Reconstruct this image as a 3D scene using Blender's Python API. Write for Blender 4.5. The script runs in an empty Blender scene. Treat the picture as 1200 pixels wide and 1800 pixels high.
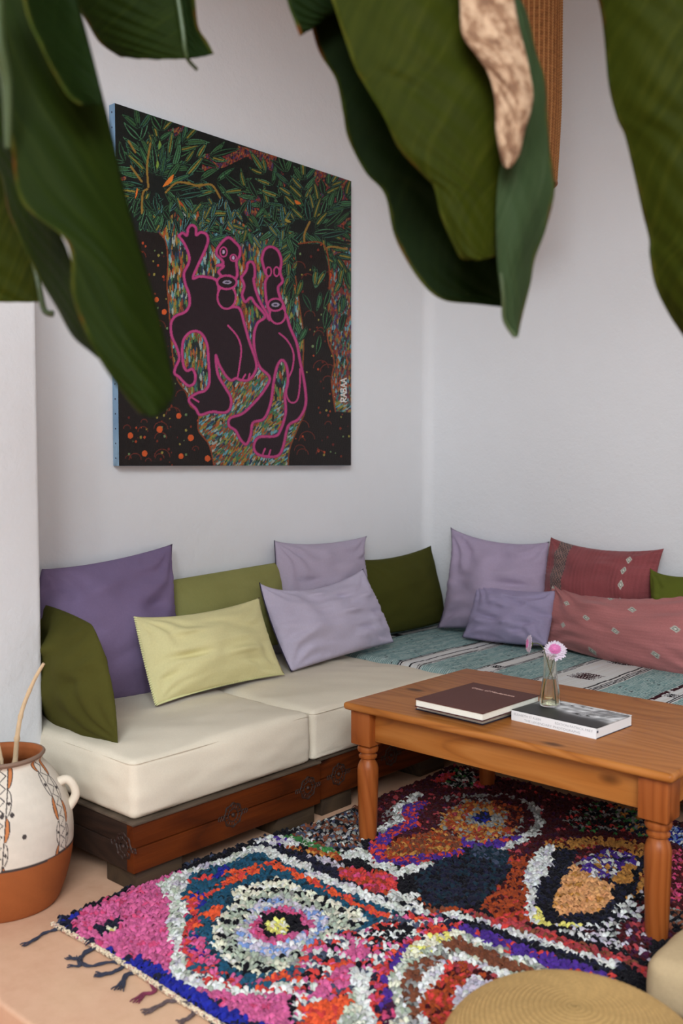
import bpy, bmesh, math, random
import numpy as np
from mathutils import Vector, Matrix
random.seed(7)
R = math.radians
scene = bpy.context.scene
col = scene.collection

# ------------------------------------------------------------------ camera, sky, exposure
CAM = np.array([3.23, -4.30, 1.30]); YAW = 42.0; PITCH = -2.9; FPX = 1686.0
cd = bpy.data.cameras.new('camera'); cam = bpy.data.objects.new('camera', cd); col.objects.link(cam)
cam.location = CAM; cam.rotation_euler = (R(90 + PITCH), 0, R(YAW))
cd.sensor_fit = 'VERTICAL'; cd.sensor_height = 36; cd.lens = 36 * FPX / 1800; cd.clip_start = .05
cd.dof.use_dof = True; cd.dof.focus_distance = 3.6; cd.dof.aperture_fstop = 2.8
scene.camera = cam
w = bpy.data.worlds.new('sky'); scene.world = w; w.use_nodes = True
w.node_tree.nodes['Background'].inputs[0].default_value = (.86, .965, 1.03, 1)
w.node_tree.nodes['Background'].inputs[1].default_value = 3.1
sd = bpy.data.lights.new('added_area_fill', 'AREA'); so = bpy.data.objects.new('added_area_fill', sd); col.objects.link(so)  # area lamp added behind the camera, unseen, to light the seating corner
sd.shape = 'RECTANGLE'; sd.size = 3.4; sd.size_y = 2.2; sd.energy = 760; sd.color = (.90, .98, 1.04)
so.location = (5.3, -6.7, 4.25)
so.rotation_euler = (Vector((.4, -.6, .9)) - Vector(so.location)).to_track_quat('-Z', 'Y').to_euler()
scene.view_settings.view_transform = 'Standard'; scene.view_settings.look = 'None'
scene.view_settings.exposure = -0.70; scene.view_settings.gamma = 1; scene.view_settings.use_curve_mapping = False

# ------------------------------------------------------------------ helpers
Rm = np.array(Matrix.Rotation(R(YAW), 3, 'Z') @ Matrix.Rotation(R(90 + PITCH), 3, 'X'))
def ray(x, y):
    return Rm @ np.array([(x - 600) / FPX, (900 - y) / FPX, -1.0])
def at(x, y, p, n):
    d = ray(x, y); n = np.array(n, float)
    return CAM + d * (np.dot(np.array(p, float) - CAM, n) / np.dot(d, n))
def atz(x, y, z=0): return at(x, y, (0, 0, z), (0, 0, 1))
def atx(x, y, X=0): return at(x, y, (X, 0, 0), (1, 0, 0))
def atd(x, y, d): return CAM + ray(x, y) * d
def proj(P):
    q = (np.asarray(P) - CAM) @ Rm
    return 600 + FPX * q[..., 0] / -q[..., 2], 900 - FPX * q[..., 1] / -q[..., 2]

def lin(c):
    c = np.asarray(c, float) / 255.0
    return np.where(c <= .04045, c / 12.92, ((c + .055) / 1.055) ** 2.4)
def A(r, g, b, k=1.45):
    v = np.clip(lin((r, g, b)) * k, 0, .88)
    return (float(v[0]), float(v[1]), float(v[2]), 1)

def wob(P, seed, freq, n=7):
    rs = np.random.RandomState(seed); P = np.asarray(P, float); o = 0
    for i in range(n):
        d = rs.normal(size=P.shape[-1]); d /= np.linalg.norm(d)
        o = o + np.sin(P @ d * freq * (0.6 + .9 * rs.rand()) * 2 * math.pi + rs.rand() * 6.28)
    return o / n * 1.6

def meshobj(name, verts, faces, mat, parent=None, smooth=True, colors=None, uvs=None, matidx=None, mats=None):
    me = bpy.data.meshes.new(name)
    verts = np.asarray(verts, dtype=np.float32)
    if isinstance(faces, np.ndarray):
        n = len(faces); k = faces.shape[1]
        me.vertices.add(len(verts)); me.vertices.foreach_set('co', verts.ravel())
        me.loops.add(n * k); me.loops.foreach_set('vertex_index', faces.astype(np.int32).ravel())
        me.polygons.add(n); me.polygons.foreach_set('loop_start', np.arange(0, n * k, k, dtype=np.int32))
        me.update(calc_edges=True)
    else:
        me.from_pydata([tuple(map(float, v)) for v in verts], [], [tuple(f) for f in faces]); me.update()
    for m in (mats or [mat]): me.materials.append(m)
    if matidx is not None: me.polygons.foreach_set('material_index', np.asarray(matidx, dtype=np.int32))
    me.polygons.foreach_set('use_smooth', np.full(len(me.polygons), smooth))
    if colors is not None:
        ca = me.color_attributes.new('Col', 'FLOAT_COLOR', 'POINT')
        c4 = np.ones((len(verts), 4), np.float32); c4[:, :3] = np.asarray(colors).reshape(-1, 3)
        ca.data.foreach_set('color', c4.ravel())
    if uvs is not None:
        ca = me.attributes.new('LUV', 'FLOAT_VECTOR', 'POINT')
        ca.data.foreach_set('vector', np.asarray(uvs, np.float32).ravel())
    o = bpy.data.objects.new(name, me); col.objects.link(o)
    if parent is not None:
        o.parent = parent; o.matrix_parent_inverse = Matrix.Translation(-Vector(parent.location))
    return o

def tag(o, label=None, cat=None, group=None, kind=None):
    if label: o['label'] = label
    if cat: o['category'] = cat
    if group: o['group'] = group
    if kind: o['kind'] = kind
    return o
def empty(name, loc, label, cat, group=None):
    o = bpy.data.objects.new(name, None); col.objects.link(o); o.location = tuple(map(float, loc)); o.empty_display_size = .05
    return tag(o, label, cat, group)

def gridfaces(n, m, wrapj=False, off=0, flip=False):
    i, j = np.meshgrid(np.arange(n - 1), np.arange(m if wrapj else m - 1), indexing='ij')
    j2 = (j + 1) % m
    f = np.stack([i * m + j, i * m + j2, (i + 1) * m + j2, (i + 1) * m + j], -1).reshape(-1, 4) + off
    return f[:, ::-1].copy() if flip else f

class MB:
    def __init__(s): s.v = []; s.f = []
    def add(s, vs, fs):
        o = len(s.v); s.v += [tuple(map(float, v)) for v in vs]; s.f += [tuple(int(i) + o for i in f) for f in fs]
    def bm(s, bm):
        bm.verts.ensure_lookup_table(); s.add([v.co[:] for v in bm.verts], [[v.index for v in f.verts] for f in bm.faces]); bm.free()
    def box(s, lo, hi, bevel=0.0, seg=2, rot=None):
        bm = bmesh.new(); bmesh.ops.create_cube(bm, size=1)
        lo = Vector(lo); hi = Vector(hi); c = (lo + hi) / 2; d = hi - lo
        for v in bm.verts: v.co = Vector((v.co.x * d.x, v.co.y * d.y, v.co.z * d.z))
        if bevel: bmesh.ops.bevel(bm, geom=bm.edges[:], offset=bevel, segments=seg, affect='EDGES', profile=.6)
        if rot is not None:
            for v in bm.verts: v.co = rot @ v.co
        for v in bm.verts: v.co += c
        bm.verts.index_update(); s.bm(bm)
    def tube(s, pts, r, k=8, cap=True):
        pts = [np.array(p, float) for p in pts]; n = len(pts)
        rr = r if hasattr(r, '__len__') else [r] * n
        vs = []; fs = []; prev = None
        for i in range(n):
            t = pts[min(i + 1, n - 1)] - pts[max(i - 1, 0)]; t /= (np.linalg.norm(t) + 1e-9)
            a = prev if prev is not None else (np.array([0, 0, 1.]) if abs(t[2]) < .9 else np.array([1., 0, 0]))
            a = a - t * np.dot(a, t); a /= (np.linalg.norm(a) + 1e-9); prev = a; b = np.cross(t, a)
            for j in range(k):
                th = 2 * math.pi * j / k; vs.append(pts[i] + rr[i] * (a * math.cos(th) + b * math.sin(th)))
        for i in range(n - 1):
            for j in range(k):
                fs.append((i * k + j, i * k + (j + 1) % k, (i + 1) * k + (j + 1) % k, (i + 1) * k + j))
        if cap: fs.append(tuple(range(k))[::-1]); fs.append(tuple((n - 1) * k + j for j in range(k)))
        s.add(vs, fs)
    def lathe(s, prof, c, k=32, phase=0):
        vs = []; fs = []; n = len(prof)
        for r, z in prof:
            for j in range(k):
                th = 2 * math.pi * j / k + phase; vs.append((c[0] + r * math.cos(th), c[1] + r * math.sin(th), c[2] + z))
        for i in range(n - 1):
            for j in range(k): fs.append((i * k + j, i * k + (j + 1) % k, (i + 1) * k + (j + 1) % k, (i + 1) * k + j))
        if prof[0][0] > 1e-5: fs.append(tuple(range(k))[::-1])
        if prof[-1][0] > 1e-5: fs.append(tuple((n - 1) * k + j for j in range(k)))
        s.add(vs, fs)
    def build(s, name, mat, parent=None, smooth=True, angle=40):
        o = meshobj(name, s.v, s.f, mat, parent, smooth)
        if smooth:
            try: o.data.set_sharp_from_angle(angle=R(angle))
            except Exception: pass
        return o

def catmull(pts, n):
    P = np.array(pts, float); m = len(P); out = []
    for t in np.linspace(0, m - 1, n):
        i = min(int(t), m - 2); f = t - i
        p0 = P[max(i - 1, 0)]; p1 = P[i]; p2 = P[i + 1]; p3 = P[min(i + 2, m - 1)]
        out.append(.5 * (2 * p1 + (p2 - p0) * f + (2 * p0 - 5 * p1 + 4 * p2 - p3) * f * f + (3 * p1 - p0 - 3 * p2 + p3) * f ** 3))
    return np.array(out)

# raster helpers on coordinate arrays X, Y with colour array C (…,3)
def inpoly(X, Y, poly):
    ins = np.zeros(X.shape, bool); n = len(poly)
    for i in range(n):
        x1, y1 = poly[i]; x2, y2 = poly[(i + 1) % n]
        if y1 == y2: continue
        c = ((y1 > Y) != (y2 > Y)) & (X < (x2 - x1) * (Y - y1) / (y2 - y1) + x1); ins ^= c
    return ins
def segdist(X, Y, pl):
    d = np.full(X.shape, 1e9)
    for (x1, y1), (x2, y2) in zip(pl[:-1], pl[1:]):
        dx, dy = x2 - x1, y2 - y1; L = dx * dx + dy * dy + 1e-9
        t = np.clip(((X - x1) * dx + (Y - y1) * dy) / L, 0, 1)
        d = np.minimum(d, (X - x1 - t * dx) ** 2 + (Y - y1 - t * dy) ** 2)
    return np.sqrt(d)

# ------------------------------------------------------------------ materials
def newmat(name):
    m = bpy.data.materials.new(name); m.use_nodes = True; nt = m.node_tree
    return m, nt, nt.nodes['Principled BSDF']
def nd(nt, t, **k):
    n = nt.nodes.new(t)
    for a, v in k.items(): setattr(n, a, v)
    return n
def mixc(nt, fac, a, b, bt='MIX'):
    n = nd(nt, 'ShaderNodeMix', data_type='RGBA', blend_type=bt)
    for s, v in ((0, fac), (6, a), (7, b)):
        if hasattr(v, 'links'): nt.links.new(v, n.inputs[s])
        else: n.inputs[s].default_value = v
    return n.outputs[2]
def noise(nt, vec, scale, detail=4, rough=.55):
    n = nd(nt, 'ShaderNodeTexNoise'); n.inputs['Scale'].default_value = scale; n.inputs['Detail'].default_value = detail; n.inputs['Roughness'].default_value = rough
    if vec is not None: nt.links.new(vec, n.inputs['Vector'])
    return n.outputs['Fac']
def coords(nt, scale=(1, 1, 1), rot=(0, 0, 0)):
    g = nd(nt, 'ShaderNodeNewGeometry'); mp = nd(nt, 'ShaderNodeMapping')
    mp.inputs['Scale'].default_value = scale; mp.inputs['Rotation'].default_value = rot
    nt.links.new(g.outputs['Position'], mp.inputs['Vector']); return mp.outputs['Vector']
def ramp(nt, fac, stops, interp='LINEAR'):
    r = nd(nt, 'ShaderNodeValToRGB'); cr = r.color_ramp; cr.interpolation = interp
    while len(cr.elements) > 1: cr.elements.remove(cr.elements[-1])
    cr.elements[0].position = stops[0][0]; cr.elements[0].color = stops[0][1]
    for p, c in stops[1:]:
        e = cr.elements.new(p); e.color = c
    nt.links.new(fac, r.inputs[0]); return r.outputs[0]
def bump(nt, b, h, strength=.3, dist=.002):
    n = nd(nt, 'ShaderNodeBump'); n.inputs['Strength'].default_value = strength; n.inputs['Distance'].default_value = dist
    nt.links.new(h, n.inputs['Height']); nt.links.new(n.outputs[0], b.inputs['Normal'])
def mul(c, k):
    return (min(c[0] * k, .95), min(c[1] * k, .95), min(c[2] * k, .95), 1)

def plain(name, c, rough=.6, metal=0, var=.15, scale=6, bs=0, bscale=80):
    m, nt, b = newmat(name); v = coords(nt)
    f = noise(nt, v, scale)
    nt.links.new(mixc(nt, f, mul(c, 1 - var), mul(c, 1 + var)), b.inputs['Base Color'])
    b.inputs['Roughness'].default_value = rough; b.inputs['Metallic'].default_value = metal
    if bs: bump(nt, b, noise(nt, v, bscale), bs, .003)
    return m
def fabric(name, c, c2=None, weave=900, sheen=.3, var=.16, bs=.35, streak=None, fade=5):
    m, nt, b = newmat(name); v = coords(nt)
    f = noise(nt, v, fade, 5); c2 = c2 or mul(c, 1 + var)
    base = mixc(nt, f, mul(c, 1 - var), c2)
    fine = noise(nt, coords(nt, streak or (1, 1, 1)), weave / 6 if streak is None else 60, 3)
    base = mixc(nt, .35, base, mixc(nt, fine, mul(c, .8), mul(c, 1.25)))
    nt.links.new(base, b.inputs['Base Color'])
    b.inputs['Roughness'].default_value = .95; b.inputs['Specular IOR Level'].default_value = .1
    b.inputs['Sheen Weight'].default_value = sheen * .5; b.inputs['Sheen Roughness'].default_value = .5
    b.inputs['Sheen Tint'].default_value = mul(c, 1.6)
    wv = noise(nt, v, weave, 2); big = noise(nt, v, 18, 4)
    mx = nd(nt, 'ShaderNodeMath', operation='MULTIPLY_ADD'); nt.links.new(big, mx.inputs[0]); mx.inputs[1].default_value = 3.1; nt.links.new(wv, mx.inputs[2])
    bump(nt, b, mx.outputs[0], bs, .002)
    return m
def vcol(name, rough=.9, bs=.2, bscale=500, spec=.1, var=.25, vscale=300, sheen=0):
    m, nt, b = newmat(name); a = nd(nt, 'ShaderNodeVertexColor', layer_name='Col'); v = coords(nt)
    f = noise(nt, v, vscale, 3)
    k = ramp(nt, f, [(0, (1 - var,) * 3 + (1,)), (1, (1 + var * .0 + .0,) * 3 + (1,))])
    nt.links.new(mixc(nt, 1.0, a.outputs['Color'], k, 'MULTIPLY'), b.inputs['Base Color'])
    b.inputs['Roughness'].default_value = rough; b.inputs['Specular IOR Level'].default_value = spec
    b.inputs['Sheen Weight'].default_value = sheen
    bump(nt, b, noise(nt, v, bscale, 3), bs, .002)
    return m
def mixc_(a, b, f=.45):
    return tuple(x * f + y * (1 - f) for x, y in zip(a, b))
def wood(name, axis, dark, mid, light, rough=.42, knots=True, grain=1.0, bs=.15, spec=.4):
    """timber with grain running along the axis x, y or z"""
    m, nt, b = newmat(name)
    sc = {'x': (.9, 9, 9), 'y': (9, .9, 9), 'z': (9, 9, .9)}[axis]
    v = coords(nt, tuple(s * grain for s in sc))
    n1 = noise(nt, v, 1.6, 6, .6)
    # growth rings: contour bands of a long stretched noise
    base = noise(nt, coords(nt, tuple((.8 if s < 2 else 3.6) * grain for s in sc)), .8, 2, .4)
    def mth(op, a, b_):
        n = nd(nt, 'ShaderNodeMath', operation=op); nt.links.new(a, n.inputs[0]); n.inputs[1].default_value = b_; return n.outputs[0]
    ring = mth('FRACT', mth('MULTIPLY', base, 24.0), 0.0)
    fine = noise(nt, coords(nt, tuple(s * 14 * (1 if s > 2 else .3) for s in sc)), 1.0, 4)
    c = ramp(nt, ring, [(0, mid), (.55, light), (.78, mid), (.92, mixc_(dark, mid, .6)), (1, mid)])
    c = mixc(nt, ramp(nt, n1, [(.3, (.15, .15, .15, 1)), (.7, (.75, .75, .75, 1))]), c, mid); c = mixc(nt, .3, c, mixc(nt, fine, mul(dark, .8), light))
    if knots:
        ks = {'x': (3.4, 7, 7), 'y': (7, 3.4, 7), 'z': (7, 7, 3.4)}[axis]
        vo = nd(nt, 'ShaderNodeTexVoronoi'); vo.inputs['Scale'].default_value = 1.0; nt.links.new(coords(nt, ks), vo.inputs['Vector'])
        kf = ramp(nt, vo.outputs['Distance'], [(0, (1, 1, 1, 1)), (.08, (.8, .8, .8, 1)), (.17, (0, 0, 0, 1))])
        c = mixc(nt, kf, c, mul(dark, .45))
    nt.links.new(c, b.inputs['Base Color']); b.inputs['Roughness'].default_value = rough; b.inputs['Specular IOR Level'].default_value = spec
    bump(nt, b, fine, bs, .002)
    return m

def plaster(name, c, bs=.35):
    m, nt, b = newmat(name); v = coords(nt)
    f = noise(nt, v, 1.4, 5); f2 = noise(nt, v, 9, 4)
    base = mixc(nt, f, mul(c, .96), mul(c, 1.03)); base = mixc(nt, .2, base, mixc(nt, f2, mul(c, .93), mul(c, 1.05)))
    nt.links.new(base, b.inputs['Base Color']); b.inputs['Roughness'].default_value = .85; b.inputs['Specular IOR Level'].default_value = .15
    mx = nd(nt, 'ShaderNodeMath', operation='MULTIPLY_ADD'); nt.links.new(f2, mx.inputs[0]); mx.inputs[1].default_value = 4; nt.links.new(noise(nt, v, 60, 4), mx.inputs[2])
    bump(nt, b, mx.outputs[0], bs, .004)
    return m
M = {}
M['wall'] = plaster('white_plaster', (.76, .76, .77, 1))
M['ceil'] = plaster('ceiling_plaster', (.62, .56, .5, 1))
def floor_mat():
    m, nt, b = newmat('tadelakt_floor'); v = coords(nt)
    f = noise(nt, v, 2.2, 6, .6); f2 = noise(nt, v, 14, 5, .65)
    c = ramp(nt, f, [(.25, A(170, 130, 105)), (.5, A(176, 140, 114)), (.75, A(178, 148, 118))])
    c = mixc(nt, .3, c, ramp(nt, f2, [(.3, A(164, 120, 94)), (.7, A(194, 156, 130))]))
    nt.links.new(c, b.inputs['Base Color']); b.inputs['Roughness'].default_value = .55; b.inputs['Specular IOR Level'].default_value = .3
    bump(nt, b, f2, .25, .003); return m
M['floor'] = floor_mat()
M['floor_low'] = plain('courtyard_floor', A(160, 108, 74), .7, var=.08, scale=3)

# ------------------------------------------------------------------ the room
def slab(name, lo, hi, mat, bevel=0.0, seg=4):
    b = MB(); b.box(lo, hi, bevel, seg); o = b.build(name, mat); tag(o, kind='structure'); return o
slab('floor', (-.2, -3.178, -.6), (6.6, .2, 0), M['floor'], .012)
slab('floor_courtyard', (-.2, -8.2, -.7), (6.6, -3.16, -.16), M['floor_low'])
# left and back wall meet in a softly rounded plaster corner
def corner_wall():
    r = .06; H = 4.4
    pts = [(-.0, -8.0), (0, -r)] ; arc = [(r - r * math.cos(a), -r + r * math.sin(a)) for a in np.linspace(0, math.pi / 2, 9)]
    path = [(0, -8.0)] + arc; b = MB()
    def ext(path, back, name):
        vs = []; n = len(path); bb = MB()
        ring = path + back; k = len(ring)
        vs = [(x, y, 0) for x, y in ring] + [(x, y, H) for x, y in ring]
        fs = [(i, (i + 1) % k, k + (i + 1) % k, k + i) for i in range(k)] + [tuple(range(k))[::-1], tuple(range(k, 2 * k))]
        bb.add(vs, fs); o = bb.build(name, M['wall'], angle=30); tag(o, kind='structure')
    ext([(0, -8.0)] + arc[:5], [(-.2, .1), (-.2, -8.0)], 'wall_left')
    ext(arc[4:] + [(6.6, 0)], [(6.6, .2), (-.2, .2), (-.2, .1)], 'wall_back')
corner_wall()
slab('wall_near', (-.05, -6.5, -.2), (.372, -2.612, 4.35), M['wall'], .02)
slab('wall_right', (6.4, -8.2, -.6), (6.6, 0, 5.0), M['wall'])
slab('wall_front', (-.2, -8.2, -.6), (6.6, -8.0, 5.0), M['wall'])
def ceiling():
    b = MB()
    b.box((-.2, -3.5, 4.35), (6.6, .2, 4.6)); b.box((-.2, -8.2, 4.35), (1.9, -3.5, 4.6))
    g = MB(); g.box((1.7, -3.5, 3.38), (6.41, -3.3, 4.36), .02); g.box((1.7, -8.1, 3.38), (1.9, -3.3, 4.36), .02); tag(g.build('shading_beam_1', M['wall']), kind='structure')  # unseen beams added below the roof edge to darken the upper walls
    o = b.build('ceiling', M['ceil'], smooth=False); tag(o, kind='structure')
ceiling()

# ------------------------------------------------------------------ platform sofa
DW = (A(28, 10, 3), A(64, 24, 4), A(92, 40, 8))
M['dwood_y'] = wood('dark_stained_timber_y', 'y', *DW, rough=.6, bs=.5, spec=.15)
M['dwood_x'] = wood('dark_stained_timber_x', 'x', *DW, rough=.6, bs=.5, spec=.15)
M['dwood_e'] = wood('blackened_end_timber', 'x', A(16, 9, 6), A(32, 20, 13), A(48, 30, 20), rough=.6, bs=.5)
M['dwood_blk'] = wood('aged_block_timber', 'y', A(28, 20, 14), A(50, 37, 25), A(70, 54, 36), rough=.7, bs=.6, knots=False)
M['dust'] = wood('worn_top_edge', 'y', A(38, 28, 20), A(66, 54, 42), A(92, 78, 64), rough=.75, knots=False)
M['carve'] = plain('carved_recess_timber', A(38, 19, 10), .6, var=.3, scale=40, bs=.4)
M['canvas'] = fabric('cream_cotton', A(190, 180, 162), weave=1400, sheen=.1, var=.05, bs=.3, fade=3)

def rosette(b, c, nrm, r=.038):
    """carved flower: a ring of petals, a raised rim and a hub, lying on a face with normal nrm (x or -y)"""
    e1, e2 = ((0, 1, 0), (0, 0, 1)) if nrm[0] else ((1, 0, 0), (0, 0, 1))
    e1 = np.array(e1, float); e2 = np.array(e2, float); n = np.array(nrm, float); c = np.array(c, float)
    for rr, tr in ((r, .0025), (r * .55, .002)):
        pts = [c + rr * (e1 * math.cos(a) + e2 * math.sin(a)) * (1 + .07 * math.cos(8 * a)) for a in np.linspace(0, 2 * math.pi, 49)]
        b.tube(pts, tr, 6, False)
    for k in range(8):
        a = k * math.pi / 4; p = c + r * .76 * (e1 * math.cos(a) + e2 * math.sin(a)); t = -e1 * math.sin(a) + e2 * math.cos(a)
        rad = e1 * math.cos(a) + e2 * math.sin(a)
        q = [p + r * .17 * (t * math.cos(x) * .9 + rad * math.sin(x) * 1.2) for x in np.linspace(0, 2 * math.pi, 13)]
        b.tube(q, .0016, 5, False)
    for sgn in (-1, 1):
        q = [c + sgn * e1 * (r * 1.1 + t * r * .6) + e2 * r * .22 * math.sin(t * 7) for t in np.linspace(0, 1, 12)]
        b.tube(q, .0014, 5, False); b.tube([2 * np.array([0, 0, c[2]]) * 0 + p - 2 * e2 * np.dot(p - c, e2) for p in q], .0014, 5, False)
    bm = bmesh.new(); bmesh.ops.create_uvsphere(bm, u_segments=12, v_segments=8, radius=r * .2)
    for v in bm.verts: v.co = v.co + Vector(c)
    bm.verts.index_update(); b.bm(bm)

def platform(y0, y1, x1, label, ros, feet, ends=True):
    t = empty('sofa_platform', (x1 / 2, (y0 + y1) / 2, 0), label, 'sofa frame', 'carved timber sofa platforms')
    b = MB(); b.box((x1 - .035, y0, .07), (x1, y1, .1435), .003); b.box((x1 - .034, y0, .1465), (x1 - .001, y1, .216), .003)
    b.build('front_rail', M['dwood_y'], t)
    b = MB(); b.box((.02, y0, .07), (x1 - .036, y0 + .035, .1435), .003); b.box((.02, y0 + .001, .1465), (x1 - .036, y0 + .034, .216), .003); b.build('end_rail', M['dwood_e'], t)
    b = MB(); b.box((.02, y1 - .035, .07), (x1 - .036, y1, .216), .003); b.build('end_rail', M['dwood_e'], t)
    b = MB(); b.box((x1 - .055, y0 - .004, .2165), (x1 + .004, y1 + .001, .224), .002); b.box((.02, y0 - .004, .2165), (x1 - .056, y0 + .05, .224), .002)
    b.build('top_ledge', M['dust'], t)
    b = MB()
    for k in range(8):
        xx = .03 + k * (x1 - .12) / 8; b.box((xx, y0 + .037, .2), (xx + .075, y1 - .037, .2155), .002)
    b.build('slat_deck', M['dwood_y'], t)
    for (fx0, fx1, fy0, fy1) in feet:
        b = MB(); b.box((fx0, fy0, 0), (fx1, fy1, .0698), .004); b.build('foot', M['dwood_blk'], t)
    for c, n in ros:
        b = MB(); rosette(b, c, n); b.build('carved_rosette', M['carve'], t)
    return t
XF = .885
platform(-2.625, -1.81, XF, 'dark timber sofa platform by the clay jar, under the left cream mattress',
         [((XF + .0003, -2.23, .143), (1, 0, 0)), ((XF + .0003, -1.875, .143), (1, 0, 0)), ((XF - .05, -2.6253, .143), (0, -1, 0))],
         [(XF - .17, XF - .015, -2.605, -2.43), (XF - .15, XF - .015, -2.01, -1.825), (.05, .2, -2.605, -2.43), (.05, .2, -1.99, -1.80)])
platform(-1.795, -.985, XF - .02, 'dark timber sofa platform half hidden behind the pine table, under the right cream mattress',
         [((XF - .0197, -1.69, .143), (1, 0, 0)), ((XF - .0197, -1.38, .143), (1, 0, 0))],
         [(XF - .17, XF - .035, -1.765, -1.60), (XF - .17, XF - .035, -1.17, -1.0), (.05, .2, -1.765, -1.6), (.05, .2, -1.17, -1.0)])
# the bench along the back wall
def back_platform():
    t = empty('bench_platform', (1.4, -.5, 0), 'dark timber bench platform along the back wall under the striped blanket', 'sofa frame')
    b = MB(); b.box((.03, -.94, .07), (2.9, -.90, .216), .003); b.build('front_rail', M['dwood_x'], t)
    b = MB(); b.box((.03, -.06, .07), (2.9, -.02, .216), .003); b.build('back_rail', M['dwood_x'], t)
    b = MB()
    for k in range(16): b.box((.04 + k * .178, -.898, .2), (.04 + k * .178 + .14, -.062, .2155), .002)
    b.build('slat_deck', M['dwood_y'], t)
    for x in (.1, 1.0, 1.9, 2.7):
        for y in (-.89, -.2):
            b = MB(); b.box((x, y, 0), (x + .15, y + .13, .0698), .004); b.build('foot', M['dwood_blk'], t)
back_platform()

def soft_box(name, lo, hi, r, mat, parent=None, n=(26, 26, 10), puff=.012, seed=3, wr=.004, sag=0):
    lo = np.array(lo, float); hi = np.array(hi, float); vs = []; fs = []
    def axisvals(a, k):
        inner = np.linspace(lo[a] + r, hi[a] - r, k)
        e = r * (1 - np.cos(np.linspace(0, math.pi / 2, 6)))[:-1]
        return np.concatenate([lo[a] + e, inner, (hi[a] - e)[::-1]])
    ax = [axisvals(a, n[a]) for a in range(3)]
    for a in range(3):
        b_, c_ = (a + 1) % 3, (a + 2) % 3
        for s, val in ((0, lo[a]), (1, hi[a])):
            U, V = np.meshgrid(ax[b_], ax[c_], indexing='ij'); P = np.zeros(U.shape + (3,)); P[..., a] = val; P[..., b_] = U; P[..., c_] = V
            o = sum(len(v) for v in vs); vs.append(P.reshape(-1, 3)); fs.append(gridfaces(U.shape[0], U.shape[1], off=o, flip=(s == 0)))
    P = np.concatenate(vs); F = np.concatenate(fs)
    Cc = np.clip(P, lo + r, hi - r); d = P - Cc; L = np.linalg.norm(d, axis=1, keepdims=True); N = d / (L + 1e-9)
    Q = Cc + N * r
    c0 = (lo + hi) / 2; h = (hi - lo) / 2; q = (Q - c0) / h
    prof = lambda i, j: (1 - q[:, i] ** 4) * (1 - q[:, j] ** 2)
    Q[:, 0] += np.sign(q[:, 0]) * (np.abs(N[:, 0])) * puff * prof(1, 2)
    Q[:, 1] += np.sign(q[:, 1]) * (np.abs(N[:, 1])) * puff * prof(0, 2)
    up = (N[:, 2] > .5)
    Q[:, 2] += np.where(up, puff * .7 * (1 - q[:, 0] ** 4) * (1 - q[:, 1] ** 4) - sag * np.exp(-(q[:, 0] ** 2 + q[:, 1] ** 2) * 2), 0)
    Q += N * (wob(Q, seed, 3.0)[:, None] * wr + wob(Q * [1, 1, 1.6], seed + 1, 9.0)[:, None] * wr * .35) * np.where(N[:, 2:3] < -.5, 0, 1)
    o = meshobj(name, Q, F, mat, parent)
    bm = bmesh.new(); bm.from_mesh(o.data); bmesh.ops.remove_doubles(bm, verts=bm.verts, dist=1e-4); bm.to_mesh(o.data); bm.free()
    for p in o.data.polygons: p.use_smooth = True
    return o
def mattress(y0, y1, label, seed):
    x1 = XF - .010; z0, z1 = .2245, .41
    t = empty('seat_mattress', (x1 / 2, (y0 + y1) / 2, z0), label, 'mattress', 'cream seat mattresses')
    soft_box('mattress_cover', (.03, y0, z0), (x1, y1, z1), .024, M['canvas'], t, n=(34, 34, 14), puff=.016, seed=seed, wr=.007)
    for z in (z1 - .012,):
        r = .026; b = MB(); e = .001
        pts = []
        for cx, cy, a0 in ((x1 - r, y0 + r, -90), (x1 - r, y1 - r, 0)):
            pts += [(cx + (r + e) * math.cos(R(a0 + k * 15)), cy + (r + e) * math.sin(R(a0 + k * 15)), z) for k in range(7)]
        P = [(.06, y0 - e, z)] + pts + [(.06, y1 + e, z)]
        b.tube(P, .0018, 6); b.build('seam', M['canvas'], t)
    return t
mattress(-2.618, -1.850, 'cream seat mattress at the left, beside the clay jar, carrying the yellow cushion', 11)
mattress(-1.837, -1.0, 'cream seat mattress in the middle, nearest the table, with front lilac cushion on it', 21)
mb_ = empty('bench_mattress', (1.4, -.5, .22), 'long bench mattress hidden beneath the turquoise striped blanket', 'mattress')
soft_box('mattress_cover', (.02, -.965, .2175), (2.9, -.02, .404), .03, M['canvas'], mb_, n=(40, 20, 8), puff=.003, seed=5, wr=.001)

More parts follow.
